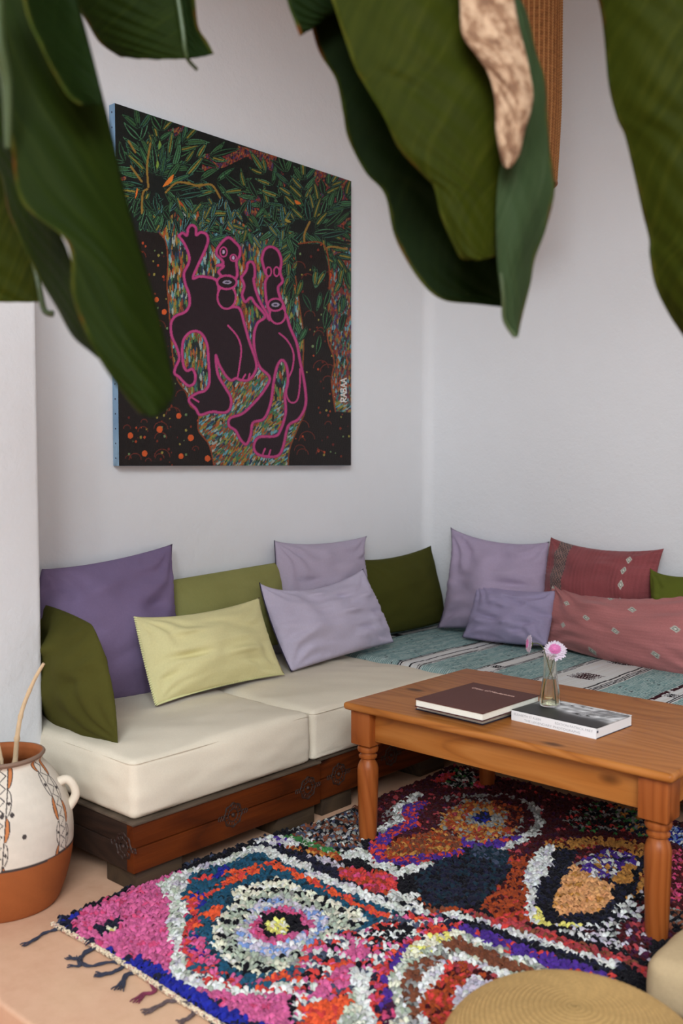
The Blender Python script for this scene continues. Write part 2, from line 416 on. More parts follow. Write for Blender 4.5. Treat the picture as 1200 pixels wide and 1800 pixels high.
# striped blanket, one cloth over the bench, its weave coloured along x
def blanket():
    NX, NS = 900, 300
    xs = np.linspace(.012, 2.91, NX)
    path = [(-.03, .4135), (-.935, .4135)]
    r = .035; path += [(-.94 - r * math.sin(a), .4135 - r + r * math.cos(a)) for a in np.linspace(0, math.pi / 2, 10)][1:] + [(-.977, .215)]
    path = np.array(path); seg = np.r_[0, np.cumsum(np.linalg.norm(np.diff(path, axis=0), axis=1))]
    s = np.linspace(0, seg[-1], NS); Y = np.interp(s, seg, path[:, 0]); Z = np.interp(s, seg, path[:, 1])
    X, S = np.meshgrid(xs, s, indexing='ij'); YY = np.broadcast_to(Y, X.shape).copy(); ZZ = np.broadcast_to(Z, X.shape).copy()
    Pn = np.stack([X, YY, ZZ], -1)
    ZZ += .0018 * wob(Pn, 5, 4) + .0007 * np.sin(X * 2 * math.pi / .009)
    YY -= np.where(ZZ < .38, .004 + .003 * wob(np.stack([X, YY], -1), 8, 3), 0)
    XX = X + .004 * wob(np.stack([X, YY * 2], -1), 9, 2.0)   # the weave wanders a little
    def edge(px): return at(px[0], px[1], (0, -.972, 0), (0, 1, 0))[0]
    T = lin((122, 152, 150)) * 1.35; W = lin((208, 205, 200)) * 1.35; K = lin((34, 30, 34)) * 1.2; D = lin((60, 25, 32)) * 1.2
    # (left, right, kind) along the front edge
    B = [(0, 672, 'T'), (672, 697, 'T'), (697, 705, 'k'), (705, 718, 'W'), (718, 721, 'K'), (721, 732, 'W'), (732, 739, 'k'), (739, 808, 'T'), (808, 816, 'k'),
         (816, 834, 'F'), (834, 841, 'k'), (841, 913, 'T'), (913, 925, 'k'), (925, 1005, 'G'), (1005, 1009, 'K'), (1009, 1014, 'W'), (1014, 1029, 'k'), (1029, 1118, 'T'),
         (1118, 1128, 'D'), (1128, 1150, 'F'), (1150, 1161, 'k'), (1161, 1240, 'T'), (1240, 1250, 'k'), (1250, 1300, 'G'), (1300, 1312, 'k'), (1312, 1420, 'T')]
    def bx(p): return edge((p, 1150 + (p - 700) * .15)) if p else .0
    C = np.empty(X.shape + (3,)); C[:] = T
    rs = np.random.RandomState(4); n1 = rs.rand(NX); n2 = rs.rand(NX // 2 + 2).repeat(2)[:NX]
    jit = wob(np.stack([XX * 60, S * 9], -1), 3, .5)
    for a, b_, k in B:
        xa, xb = bx(a), bx(b_)
        m = (XX >= xa) & (XX < xb)
        if not m.any(): continue
        t = (XX - xa) / (xb - xa)
        if k == 'T':
            ph = (XX / .0105 + .12 * jit) % 1
            brk = wob(np.stack([XX * 30, S * 12], -1), 17, 1.2)
            lip = S > .9; line = (ph < np.where(lip, .42, .32)) & (brk > np.where(lip, -1.2, -.45))
            C[m] = (T * (.72 + .4 * (wob(np.stack([XX * 14, S * 3], -1), 31, 1)[..., None] * .3 + .5)))[m]
            C[m & line] = lin((178, 192, 186)) * 1.35
            C[m & (brk > 1.0)] = lin((60, 70, 74)) * 1.3
        elif k == 'k':
            ph = (t * max(2, round((xb - xa) / .011))) % 1; C[m] = np.where((ph < .55)[..., None], K, W)[m]
        elif k == 'K': C[m] = K
        elif k == 'D': C[m] = np.where((wob(np.stack([XX, S], -1), 41, 22) > -.2)[..., None], D, W)[m]
        else:
            C[m] = W
            if k == 'W': continue
            cen = .5; reps = {'F': .42, 'G': .36}[k]
            ss = (S - .10) % reps - reps / 2; hw = (xb - xa) / 2; dx = (t - cen) * 2 * hw
            # woven leafy motifs, stepped outline
            q = .006; sq = np.round(ss / q) * q; dq = np.round(dx / q) * q
            ext = .055 if k == 'G' else .03; wid = hw * (.62 if k == 'G' else .95)
            body = (np.abs(sq) < ext) & (np.abs(dq) < wid * (.35 + .65 * np.abs(np.cos(sq * 150)))) & (np.abs(np.sin(dq * 130 + sq * 60)) > .25)
            C[m & body] = (D if k == 'G' else K)
            ss2 = S - (.93); body2 = (np.abs(ss2) < .03) & (np.abs(dq - .2 * hw) < .7 * hw) & (np.sin(dq * 260) * np.sin(ss2 * 170) > -.35)
            C[m & body2] = K
    for xa, xb in ((.118, .180),):
        m = (XX > xa) & (XX < xb); C[m] = W; C[m & ((XX < xa + .012) | (XX > xb - .010))] = K
        C[m & (np.abs(S - .42) < .03) & (np.abs(XX - (xa + xb) / 2) < .026)] = K
    C *= (.9 + .2 * n1)[:, None, None]
    V = np.stack([X, YY, ZZ], -1).reshape(-1, 3)
    o = meshobj('striped_blanket', V, gridfaces(NX, NS, flip=False), M_bl, None, colors=np.clip(C, 0, .85).reshape(-1, 3))
    md = o.modifiers.new('thick', 'SOLIDIFY'); md.thickness = .004; md.offset = -1
    tag(o, 'turquoise, white and black striped woven blanket spread over the bench along the back wall', 'blanket')
M_bl = vcol('woven_blanket', bs=.5, bscale=700, var=.3, vscale=500)
blanket()

# ------------------------------------------------------------------ cushions
def cushion(name, label, P8, pb, pt, d, thick, mat, group=None, seed=1, back=None, piping=None, pipe_edges=(0, 1, 2, 3), pipe_r=.003,
            colf=None, res=(60, 48), wr=.005, crease=1.0, backf=.4, tip=.0, stitch=None, sharp=.58):
    """P8: outline tl, t, tr, r, br, b, bl, l seen on the cushion's own leaning plane (pb bottom point, pt top point, d horizontal direction)"""
    group = group or 'scatter cushions on the corner sofa'; wr = wr * 2.6; thick = thick * 1.5
    pb = np.array(pb, float); pt = np.array(pt, float); d = np.array(d, float); d /= np.linalg.norm(d)
    n = np.cross(d, pt - pb); n /= np.linalg.norm(n)
    if np.dot(n, CAM - pb) < 0: n = -n
    W8 = [at(x, y, pb, n) for x, y in P8]
    tl, tm, tr, rm, br, bm_, bl, lm = W8
    U = np.linspace(0, 1, res[0]); V = np.linspace(0, 1, res[1]); u, v = np.meshgrid(U, V, indexing='ij')
    U1 = u[..., None]; V1 = v[..., None]
    def cv(a, m, b, t):
        # pillow edge: straight-ish corners with a bow in the middle
        e = m - (a + b) / 2; k = (4 * t * (1 - t)); return a * (1 - t) + b * t + e * np.power(np.clip(k, 0, 1), .85)
    top = cv(tl, tm, tr, U1); bot = cv(bl, bm_, br, U1); lef = cv(tl, lm, bl, V1); rig = cv(tr, rm, br, V1)
    P = (1 - V1) * top + V1 * bot + (1 - U1) * lef + U1 * rig - ((1 - U1) * (1 - V1) * tl + U1 * (1 - V1) * tr + (1 - U1) * V1 * bl + U1 * V1 * br)
    size = np.linalg.norm(tr - tl)
    h = np.power(np.clip(4 * u * (1 - u), 0, 1), sharp) * np.power(np.clip(4 * v * (1 - v), 0, 1), sharp)
    h = h * (.82 + .18 * np.sin(math.pi * v)) * (1 + .10 * (v - .5))
    Q = np.stack([u * 1.3, v], -1)
    edge = np.clip(h * 1.4, 0, 1)
    cr = 0
    rs = np.random.RandomState(seed)
    for cu, cv_ in ((0, 0), (1, 0), (1, 1), (0, 1)):
        r = np.hypot((u - cu) * 1.2, v - cv_) + 1e-6; th = np.arctan2(v - cv_, (u - cu) * 1.2)
        cr = cr + np.exp(-r / .28) * np.sin(th * rs.uniform(9, 15) + rs.rand() * 6 + 2 * np.sin(r * 9)) * rs.uniform(.6, 1.2)
    aniso = np.stack([u * rs.uniform(1.2, 2.2) + v * rs.uniform(-1, 1), v * rs.uniform(3, 5)], -1)
    folds = wob(aniso, seed + 5, 1.1); folds = folds * np.abs(folds)
    nz = (wob(Q, seed, 1.6) * .8 + cr * crease * 1.9 + folds * 1.3 * crease) * wr * edge
    pucker = np.sin(v * 95 + 3 * np.sin(v * 17)) * np.exp(-np.minimum(u, 1 - u) / .035) + np.sin(u * 110 + 3 * np.sin(u * 13)) * np.exp(-np.minimum(v, 1 - v) / .04)
    nz += pucker * wr * .35 * np.clip(h * 4, 0, 1) * crease
    F = P + n * (thick * .62 * h + nz)[..., None]
    Bk = P - n * (thick * backf * h + nz * .3)[..., None]
    nu, nv = res
    idx = np.arange(nu * nv).reshape(nu, nv)
    bi = idx + nu * nv
    border = np.zeros((nu, nv), bool); border[0] = border[-1] = True; border[:, 0] = border[:, -1] = True
    bi = np.where(border, idx, bi)
    f1 = np.stack([idx[:-1, :-1], idx[:-1, 1:], idx[1:, 1:], idx[1:, :-1]], -1).reshape(-1, 4)
    f2 = np.stack([bi[:-1, :-1], bi[1:, :-1], bi[1:, 1:], bi[:-1, 1:]], -1).reshape(-1, 4)
    verts = np.concatenate([F.reshape(-1, 3), Bk.reshape(-1, 3)])
    if float(np.dot(np.cross(F[1, 0] - F[0, 0], F[0, 1] - F[0, 0]), n)) > 0: f1 = f1[:, ::-1].copy(); f2 = f2[:, ::-1].copy()
    cols = None
    if colf is not None:
        c = colf(u, v); cols = np.concatenate([c.reshape(-1, 3)] * 2)
    loc = (float(verts[:, 0].mean()), float(verts[:, 1].mean()), float(verts[:, 2].min()))
    has_children = (piping is not None) or stitch is not None
    root = empty(name, loc, label, 'cushion', group) if has_children else None
    mi = np.r_[np.zeros(len(f1), int), np.ones(len(f2), int)] if back else None
    o = meshobj('cover' if has_children else name, verts, np.concatenate([f1, f2]), mat, root, colors=cols, matidx=mi, mats=[mat, back] if back else None)
    bm = bmesh.new(); bm.from_mesh(o.data); bmesh.ops.delete(bm, geom=[x for x in bm.verts if not x.link_faces], context='VERTS'); bm.to_mesh(o.data); bm.free()
    if not has_children: tag(o, label, 'cushion', group)
    E = {0: P[:, 0], 1: P[-1, :], 2: P[::-1, -1], 3: P[0, ::-1]}
    if piping is not None:
        path = np.concatenate([E[e] for e in pipe_edges]); b = MB(); keep = [path[0]]
        for p in path[1:]:
            if np.linalg.norm(p - keep[-1]) > .004: keep.append(p + n * .0004)
        b.tube(keep, pipe_r, 6); b.build('piping', piping, root)
    if stitch is not None:
        mt, edges = stitch; b = MB()
        for e in edges:
            pts = E[e]; L = np.r_[0, np.cumsum(np.linalg.norm(np.diff(pts, axis=0), axis=1))]; cen = P.mean(axis=(0, 1))
            k = 0
            for s in np.arange(.004, L[-1], .0085):
                p = np.array([np.interp(s, L, pts[:, i]) for i in range(3)]); inw = cen - p; inw /= np.linalg.norm(inw); k += 1
                b.tube([p - inw * .002, p + inw * .003 + n * .004, p + inw * .0105 + n * .0055], .0016, 5)
        b.build('whip_stitching', mt, root)
    return root or o

M['olive'] = fabric('olive_velvet', A(60, 58, 22), A(74, 72, 32), sheen=.5, bs=.4, var=.22)
M['olive_lt'] = fabric('sage_olive_velvet', A(114, 112, 64), A(130, 128, 80), sheen=.4, bs=.35)
M['olive_dk'] = fabric('dark_olive_velvet', A(54, 54, 18), A(64, 64, 24), sheen=.4, bs=.3)
M['green_rt'] = fabric('moss_cotton', A(76, 82, 28), sheen=.3, bs=.3)
M['purple'] = fabric('violet_velvet', A(103, 88, 117), A(118, 102, 129), sheen=.45, bs=.4)
M['mauve'] = fabric('mauve_linen', A(152, 141, 158), A(162, 151, 166), sheen=.2, bs=.4)
M['lilac'] = fabric('pale_lilac_linen', A(165, 157, 175), A(176, 168, 184), sheen=.2, bs=.4)
M['lav'] = fabric('washed_lavender_linen', A(146, 132, 154), A(157, 142, 160), sheen=.2, bs=.45)
M['lav_sm'] = fabric('grey_lavender_linen', A(134, 124, 150), A(148, 138, 162), sheen=.2, bs=.45)
M['yellow'] = fabric('lemon_velvet', A(186, 178, 130), A(198, 190, 144), sheen=.3, bs=.3, var=.1)
M['yellow_thread'] = fabric('pale_yellow_thread', A(206, 202, 150), bs=0)
M['wine'] = fabric('wine_cotton', A(78, 32, 36), bs=.2)
M['navy'] = plain('navy_piping_cord', A(36, 32, 50), .9)
M['rose'] = vcol('woven_rose_cotton', bs=.6, bscale=260, var=.28, vscale=180, sheen=.15)
YA = (0, 1, 0)
# along the left wall
cushion('cushion', 'tall violet velvet cushion leaning on the left wall behind the yellow one',
        [(74, 1000), (190, 986), (303, 956), (305, 1080), (322, 1205), (200, 1232), (78, 1220), (64, 1100)], (.22, 0, .41), (.05, 0, .96), YA, .15, M['purple'], seed=3, wr=.006)
cushion('cushion', 'sage green velvet cushion against the left wall between violet and mauve cushions',
        [(300, 1020), (395, 1004), (491, 988), (496, 1060), (500, 1130), (400, 1150), (300, 1165), (296, 1090)], (.2, 0, .41), (.06, 0, .86), YA, .12, M['olive_lt'], seed=5, wr=.003, crease=.5)
cushion('cushion', 'mauve linen cushion leaning on the left wall behind the front lilac cushion',
        [(482, 950), (560, 956), (645, 942), (641, 1010), (660, 1100), (580, 1122), (498, 1125), (488, 1030)], (.18, 0, .41), (.05, 0, .93), YA, .11, M['mauve'], seed=6, piping=M['navy'], pipe_edges=(3,), pipe_r=.0022, wr=.005)
cushion('cushion', 'pale lemon yellow lumbar cushion with whip stitched edge standing on the left mattress',
        [(235, 1083), (348, 1078), (456, 1050), (470, 1112), (500, 1186), (388, 1206), (273, 1241), (252, 1160)], (.45, 0, .41), (.31, 0, .72), YA, .09, M['yellow'], seed=8, back=M['wine'], sharp=.7, backf=.45, stitch=(M['yellow_thread'], (3, 2)), wr=.005)
cushion('cushion', 'front pale lilac linen cushion with navy left edge, tilted, on the middle mattress',
        [(456, 1024), (546, 1036), (638, 999), (664, 1062), (692, 1129), (610, 1150), (512, 1181), (478, 1100)], (.42, 0, .41), (.24, 0, .76), YA, .10, M['lilac'], seed=9, piping=M['navy'], pipe_edges=(3,), pipe_r=.0026, wr=.006)
cushion('cushion', 'dark olive velvet cushion in the corner of the two walls',
        [(626, 982), (690, 980), (757, 959), (768, 1020), (783, 1090), (736, 1104), (672, 1114), (640, 1050)], (.20, 0, .41), (.075, 0, .86), YA, .10, M['olive_dk'], seed=10, wr=.003, crease=.5)
cushion('cushion', 'olive green velvet cushion seen edge-on beside the near wall, above the clay jar',
        [(72, 1062), (112, 1074), (160, 1097), (192, 1185), (207, 1310), (150, 1308), (76, 1276), (78, 1180)], (.7, -2.55, .41), (.56, -2.545, .80), (1, -.2, 0), .13, M['olive'], seed=12, wr=.005, backf=.2, sharp=.75)
# along the back wall
XA = (1, 0, 0)
cushion('cushion', 'largest lavender linen cushion leaning on the back wall near the corner',
        [(792, 927), (872, 953), (965, 952), (958, 1030), (955, 1115), (870, 1106), (768, 1104), (790, 1020)], (0, -.22, .41), (0, -.05, .95), XA, .14, M['lav'], seed=14, piping=M['navy'], pipe_edges=(3,), pipe_r=.0016, wr=.007)
cushion('cushion', 'small grey lavender cushion standing in front of the largest lavender one',
        [(836, 1024), (900, 1038), (975, 1038), (970, 1085), (960, 1135), (890, 1131), (811, 1120), (830, 1070)], (0, -.36, .41), (0, -.24, .70), XA, .10, M['lav_sm'], seed=15, wr=.006)
def diamonds(C, u, v, pts, su, sv, asp):
    for (cu, cv) in pts:
        du = (u - cu) * asp; dv = v - cv; m = np.abs(du) / su + np.abs(dv) / sv
        C[m < 1] = lin((176, 176, 164)) * 1.3
        C[(m < .62) & (m > .38)] = lin((110, 112, 104)) * 1.2
        C[m < .3] = lin((200, 198, 186)) * 1.3
def rose_back(u, v):
    C = np.empty(u.shape + (3,)); C[:] = lin((130, 68, 70)) * 1.35
    C *= (1 + .12 * wob(np.stack([u * 30, v * 1.5], -1), 2, 1) + .08 * wob(np.stack([u * 3, v * 3], -1), 6, 1))[..., None]
    m = (u > .11) & (u < .235); q = ((u * 46) % 1 < .30) ^ (((u * 1.5 + v) * 16) % 1 < .5)
    C[m] = lin((142, 108, 100)) * 1.2; C[m & (((u * 1.7 + v) * 22) % 1 < .3)] = lin((84, 76, 76)); C[m & (((u * 1.7 - v) * 22) % 1 < .3)] = lin((84, 76, 76))
    diamonds(C, u, v, [(.785, .20), (.775, .37), (.775, .56), (.765, .76)], .05, .062, 2.2)
    return np.clip(C, 0, .85)
def rose_front(u, v):
    C = np.empty(u.shape + (3,)); C[:] = lin((168, 106, 104)) * 1.3
    C *= (1 + .08 * wob(np.stack([u * 1.5, v * 30], -1), 2, 1) + .07 * wob(np.stack([u * 4, v * 3], -1), 6, 1))[..., None]
    diamonds(C, u, v, [(.035, .10), (.21, .28), (.49, .02), (.61, .20), (.045, .56), (.165, .66), (.35, .45), (.50, .57), (.66, .80), (.30, .93), (.80, .45), (.9, .75)], .043, .048, 1.9)
    return np.clip(C, 0, .85)
cushion('cushion', 'deep rose woven cushion with lattice band and diamond column, leaning on the back wall',
        [(968, 944), (1060, 967), (1167, 964), (1152, 1020), (1140, 1105), (1050, 1108), (950, 1100), (958, 1020)], (0, -.2, .41), (0, -.05, .9), XA, .12, M['rose'], seed=16, colf=rose_back, res=(180, 120), wr=.004)
cushion('cushion', 'moss green cushion at the right behind the long pink one',
        [(1142, 998), (1200, 1014), (1290, 1000), (1290, 1070), (1290, 1150), (1220, 1145), (1150, 1130), (1146, 1060)], (0, -.26, .41), (0, -.1, .85), XA, .11, M['green_rt'], seed=17, wr=.003)
cushion('cushion', 'long pale pink cushion with scattered woven diamonds, at the front of the bench',
        [(974, 1021), (1080, 1052), (1268, 1036), (1290, 1120), (1300, 1200), (1120, 1174), (957, 1127), (962, 1070)], (.8, -.28, .41), (.8, -.14, .78), (1, -.08, 0), .13, M['rose'], seed=18, colf=rose_front, res=(220, 120), wr=.006)

# ------------------------------------------------------------------ pine coffee table
PW = (A(84, 40, 10), A(144, 84, 32), A(166, 108, 54))
M['pine_x'] = wood('pine_x', 'x', *PW, rough=.42, spec=.25); M['pine_y'] = wood('pine_y', 'y', *PW, rough=.42, spec=.25)
M['pine_z'] = wood('pine_z', 'z', A(84, 34, 8), A(124, 62, 22), A(146, 82, 38), rough=.42, spec=.25)
TX0, TX1, TY0, TY1, TZ = 1.073, 2.226, -1.900, -1.165, .49
def table():
    t = empty('coffee_table', ((TX0 + TX1) / 2, (TY0 + TY1) / 2, .012), 'honey pine coffee table with turned legs standing on the rag rug', 'table')
    b = MB(); bm = bmesh.new(); bmesh.ops.create_cube(bm, size=1)
    for v in bm.verts: v.co = Vector(((TX0 + TX1) / 2 + v.co.x * (TX1 - TX0), (TY0 + TY1) / 2 + v.co.y * (TY1 - TY0), TZ - .013 + v.co.z * .026))
    bmesh.ops.bevel(bm, geom=bm.edges[:], offset=.0115, segments=5, affect='EDGES', profile=.5); bm.verts.index_update(); b.bm(bm)
    b.build('tabletop', M['pine_x'], t)
    lx = (TX0 + .062, TX1 - .062); ly = (TY0 + .062, TY1 + .062); H = .0415
    for x in lx:
        for y in ly:
            b = MB(); b.box((x - H, y - H, .347), (x + H, y + H, TZ - .0262), .003)
            prof = [(.025, .012), (.029, .016), (.0318, .05), (.0362, .215), (.0365, .243), (.0345, .252), (.031, .262), (.025, .270), (.0245, .276), (.031, .280), (.032, .286), (.026, .291), (.025, .297), (.034, .300), (.037, .308), (.035, .316), (.028, .321), (.028, .3249)]
            prof = [(r_, z_ if z_ < .02 else z_ * 1.0675) for r_, z_ in prof]
            b.lathe(prof, (x, y, 0), 20, .157)
            b.build('leg', M['pine_z'], t, angle=35)
    for y in ly:
        b = MB(); b.box((lx[0] + H, y - .012, .362), (lx[1] - H, y + .012, TZ - .0262), .0015); b.build('apron', M['pine_x'], t)
    for x in lx:
        b = MB(); b.box((x - .012, ly[0] + H, .362), (x + .012, ly[1] - H, TZ - .0262), .0015); b.build('apron', M['pine_y'], t)
table()

# ------------------------------------------------------------------ books
M['paper'] = plain('page_block', A(206, 202, 190), .9, var=.08, scale=200)
M['brown_cover'] = plain('dark_brown_book_cloth', A(76, 42, 36), .75, var=.06, bs=.1)
M['maroon_board'] = plain('maroon_board', A(60, 24, 26), .7, var=.05)
M['navy_board'] = plain('navy_board', A(34, 32, 52), .7, var=.05)
M['green_board'] = plain('sage_board', A(120, 120, 92), .8, var=.05)
M['white_card'] = plain('white_card', A(216, 214, 212), .5, var=.03)
M['gold_ink'] = plain('pale_gilt_lettering', A(196, 160, 146), .5, var=.02)
M['grey_ink'] = plain('grey_lettering', A(150, 150, 152), .6, var=.02)
def prism(b, quad, z0, z1):
    q = [np.array(p[:2]) for p in quad]
    b.add([(p[0], p[1], z0) for p in q] + [(p[0], p[1], z1) for p in q], [(3, 2, 1, 0), (4, 5, 6, 7)] + [(i, (i + 1) % 4, 4 + (i + 1) % 4, 4 + i) for i in range(4)])
def inset(q, e):
    c = sum(q) / 4; return [p + (c - p) / np.linalg.norm(c - p) * e for p in q]
def rectify(c0, c1, c3):
    # parallelogram to true rectangle from corner c0 with neighbours c1, c3
    e1 = c1 - c0; e3 = c3 - c0; l1 = np.linalg.norm(e1[:2]); l3 = np.linalg.norm(e3[:2]); a = e1[:2] / l1; n = np.array([-a[1], a[0]])
    if np.dot(n, e3[:2]) < 0: n = -n
    return [c0[:2], c0[:2] + a * l1, c0[:2] + a * l1 + n * l3, c0[:2] + n * l3], a, n, l1, l3
def flat_text(name, s, size, org, ex, ey, mat, parent, width=None):
    cu = bpy.data.curves.new(name, 'FONT'); cu.body = s; cu.size = size; cu.extrude = .0002; cu.align_x = 'LEFT'
    tmp = bpy.data.objects.new(name, cu); col.objects.link(tmp)
    dg = bpy.context.evaluated_depsgraph_get(); me = bpy.data.meshes.new_from_object(tmp.evaluated_get(dg)); bpy.data.objects.remove(tmp)
    xs = [v.co.x for v in me.vertices]; k = (width / (max(xs) - min(xs))) if width else 1
    ex = Vector(ex); ey = Vector(ey); ez = ex.cross(ey)
    for v in me.vertices: v.co = Vector(org) + ex * v.co.x * k + ey * v.co.y + ez * v.co.z
    me.materials.append(mat); o = bpy.data.objects.new(name, me); col.objects.link(o)
    o.parent = parent; o.matrix_parent_inverse = Matrix.Translation(-Vector(parent.location)); return o
def books():
    ccw = lambda q: q if ((q[1][0] - q[0][0]) * (q[2][1] - q[0][1]) - (q[1][1] - q[0][1]) * (q[2][0] - q[0][0])) > 0 else [q[0], q[3], q[2], q[1]]
    # lower book
    z0 = TZ + .0005; z1 = TZ + .024
    c0 = atz(848, 1275, z0); c1 = atz(730, 1247, z0); c3 = atz(936, 1247, z0)
    q, a, n, l1, l3 = rectify(c0, c1, c3)
    t = empty('book', (*(sum(q) / 4), z0), 'lower book with navy boards, beneath the dark brown book on the table', 'book', 'books on the coffee table')
    b = MB(); prism(b, ccw(q), z0, z0 + .003); b.build('back_cover', M['navy_board'], t, smooth=False)
    b = MB(); prism(b, ccw(inset(q, .005)), z0 + .0031, z1 - .0026); b.build('page_block', M['paper'], t, smooth=False)
    b = MB(); prism(b, ccw(q), z1 - .0025, z1); b.build('front_cover', M['green_board'], t, smooth=False)
    # upper book
    z0 = z1 + .0004; z1 = z0 + .026
    c0 = atz(848, 1254, z1); c1 = atz(729, 1228, z1); c3 = atz(948, 1222, z1)
    q, a, n, l1, l3 = rectify(c0, c1, c3)
    t = empty('book', (*(sum(q) / 4), z0), 'dark brown cloth book with a thin pale title, topmost of the stack of two', 'book', 'books on the coffee table')
    b = MB(); prism(b, ccw(q), z0, z0 + .003); b.build('back_cover', M['maroon_board'], t, smooth=False)
    b = MB(); prism(b, ccw(inset(q, .004)), z0 + .0031, z1 - .0031); b.build('page_block', M['paper'], t, smooth=False)
    b = MB(); prism(b, ccw(q), z1 - .003, z1); b.build('front_cover', M['brown_cover'], t, smooth=False)
    p0 = atz(827, 1209.5, z1); p1 = atz(901, 1225, z1); ex = (p1 - p0)[:2]; L = np.linalg.norm(ex); ex = ex / L; ey = np.array([-ex[1], ex[0]])
    flat_text('title', 'Cities of Modernism', .022, (p0[0], p0[1], z1 + .0003), (ex[0], ex[1], 0), (ey[0], ey[1], 0), M['gold_ink'], t, L)
    # black and white book under the vase
    z0 = TZ + .0005; z1 = TZ + .032
    c0 = atz(1048, 1281, z1); c1 = atz(899, 1248, z1); c3 = atz(1099, 1256, z1)
    q, a, n, l1, l3 = rectify(c0, c1, c3)
    t = empty('book', (*(sum(q) / 4), z0), 'thick black and white photo book carrying the bud vase', 'book', 'books on the coffee table')
    b = MB(); prism(b, ccw(q), z0, z0 + .002); b.build('back_cover', M['navy_board'], t, smooth=False)
    b = MB(); prism(b, ccw(inset(q, .0015)), z0 + .0021, z1 - .0021); b.build('page_block', M['white_card'], t, smooth=False)
    # front cover: photograph in black and greys, woven as point colours
    nx, ny = 150, 110; u, v = np.meshgrid(np.linspace(0, 1, nx), np.linspace(0, 1, ny), indexing='ij')
    P = q[0] + (q[1] - q[0]) * u[..., None] + (q[3] - q[0]) * v[..., None]
    # u from the near corner to the left, v away from the spine
    g = np.full(u.shape, 28.0)
    s = 1 - u
    face = 1 / (1 + np.exp(-((v - (.58 - .28 * s + .05 * np.sin(s * 9))) * 22))) * (s > .02)
    g += face * (150 + 50 * wob(np.stack([s * 2, v * 3], -1), 4, 1.4))
    for (a0, b0, rx, ry) in ((.30, .84, .075, .035), (.52, .90, .06, .03), (.64, .48, .07, .04)):
        dd = ((s - a0) / rx) ** 2 + ((v - b0) / ry) ** 2; g = np.where(np.abs(dd - 1) < .5, 60, g)
    for k in range(6):
        x0 = .66 + k * .055; dd = np.abs((s - x0) * .8 - (v - .75) * .35); g = np.where((dd < .012) & (v > .45 + .03 * k) & (v < .97), 70, g)
    g = np.clip(g + 30 * wob(np.stack([s * 8, v * 8], -1), 7, 1.0) * face, 24, 205)
    C = np.repeat(lin(np.stack([g, g, g], -1)) * 1.4, 1, -1)
    top = np.concatenate([P, np.full(u.shape + (1,), z1)], -1).reshape(-1, 3)
    F = gridfaces(nx, ny); 
    if (np.cross(np.r_[q[1] - q[0], 0], np.r_[q[3] - q[0], 0])[2]) < 0: F = F[:, ::-1].copy()
    o = meshobj('front_cover', top, F, vcol('photo_cover', rough=.4, bs=0, var=.02, spec=.3), t, smooth=False, colors=np.clip(C, 0, .85))
    md = o.modifiers.new('thick', 'SOLIDIFY'); md.thickness = .002; md.offset = -1
    ex = -a; nn = -n  # spine faces away from the pages
    left = q[1]; e = Vector((ex[0], ex[1], 0)); up = Vector((0, 0, 1)); off = np.array([nn[0], nn[1]]) * .0005
    b = MB(); sp = [q[1] + nn * .0, q[0] + nn * .0]
    v0 = [(p[0] + w_ * nn[0], p[1] + w_ * nn[1], z) for z in (z0, z1) for w_ in (-.001, .0012) for p in sp]
    b.add(v0, [(2, 3, 7, 6), (0, 4, 5, 1), (4, 6, 7, 5), (0, 1, 3, 2), (0, 2, 6, 4), (1, 5, 7, 3)]); b.build('spine', M['white_card'], t, smooth=False)
    def sp_text(s, fx, z, w_, h):
        p = left + ex * l1 * fx + nn * .0014
        flat_text('spine_lettering', s, h, (p[0], p[1], z), e, up, M['grey_ink'], t, w_ * l1)
    sp_text('ELISABETH ST KLEIN', .03, z0 + .018, .33, .010); sp_text('EDITION PATRICK FREY', .53, z0 + .018, .43, .010); sp_text('THE LEGENDARY PHOTOGRAPHS', .16, z0 + .005, .66, .010)
    p = q[0] + n * .004; b = MB(); b.box((p[0] + .0003, p[1] - .002, z1 - .013), (p[0] + .0023, p[1] + .003, z1 - .007)); b.build('headband', M['navy_board'], t)
    return z1
ZB = books()

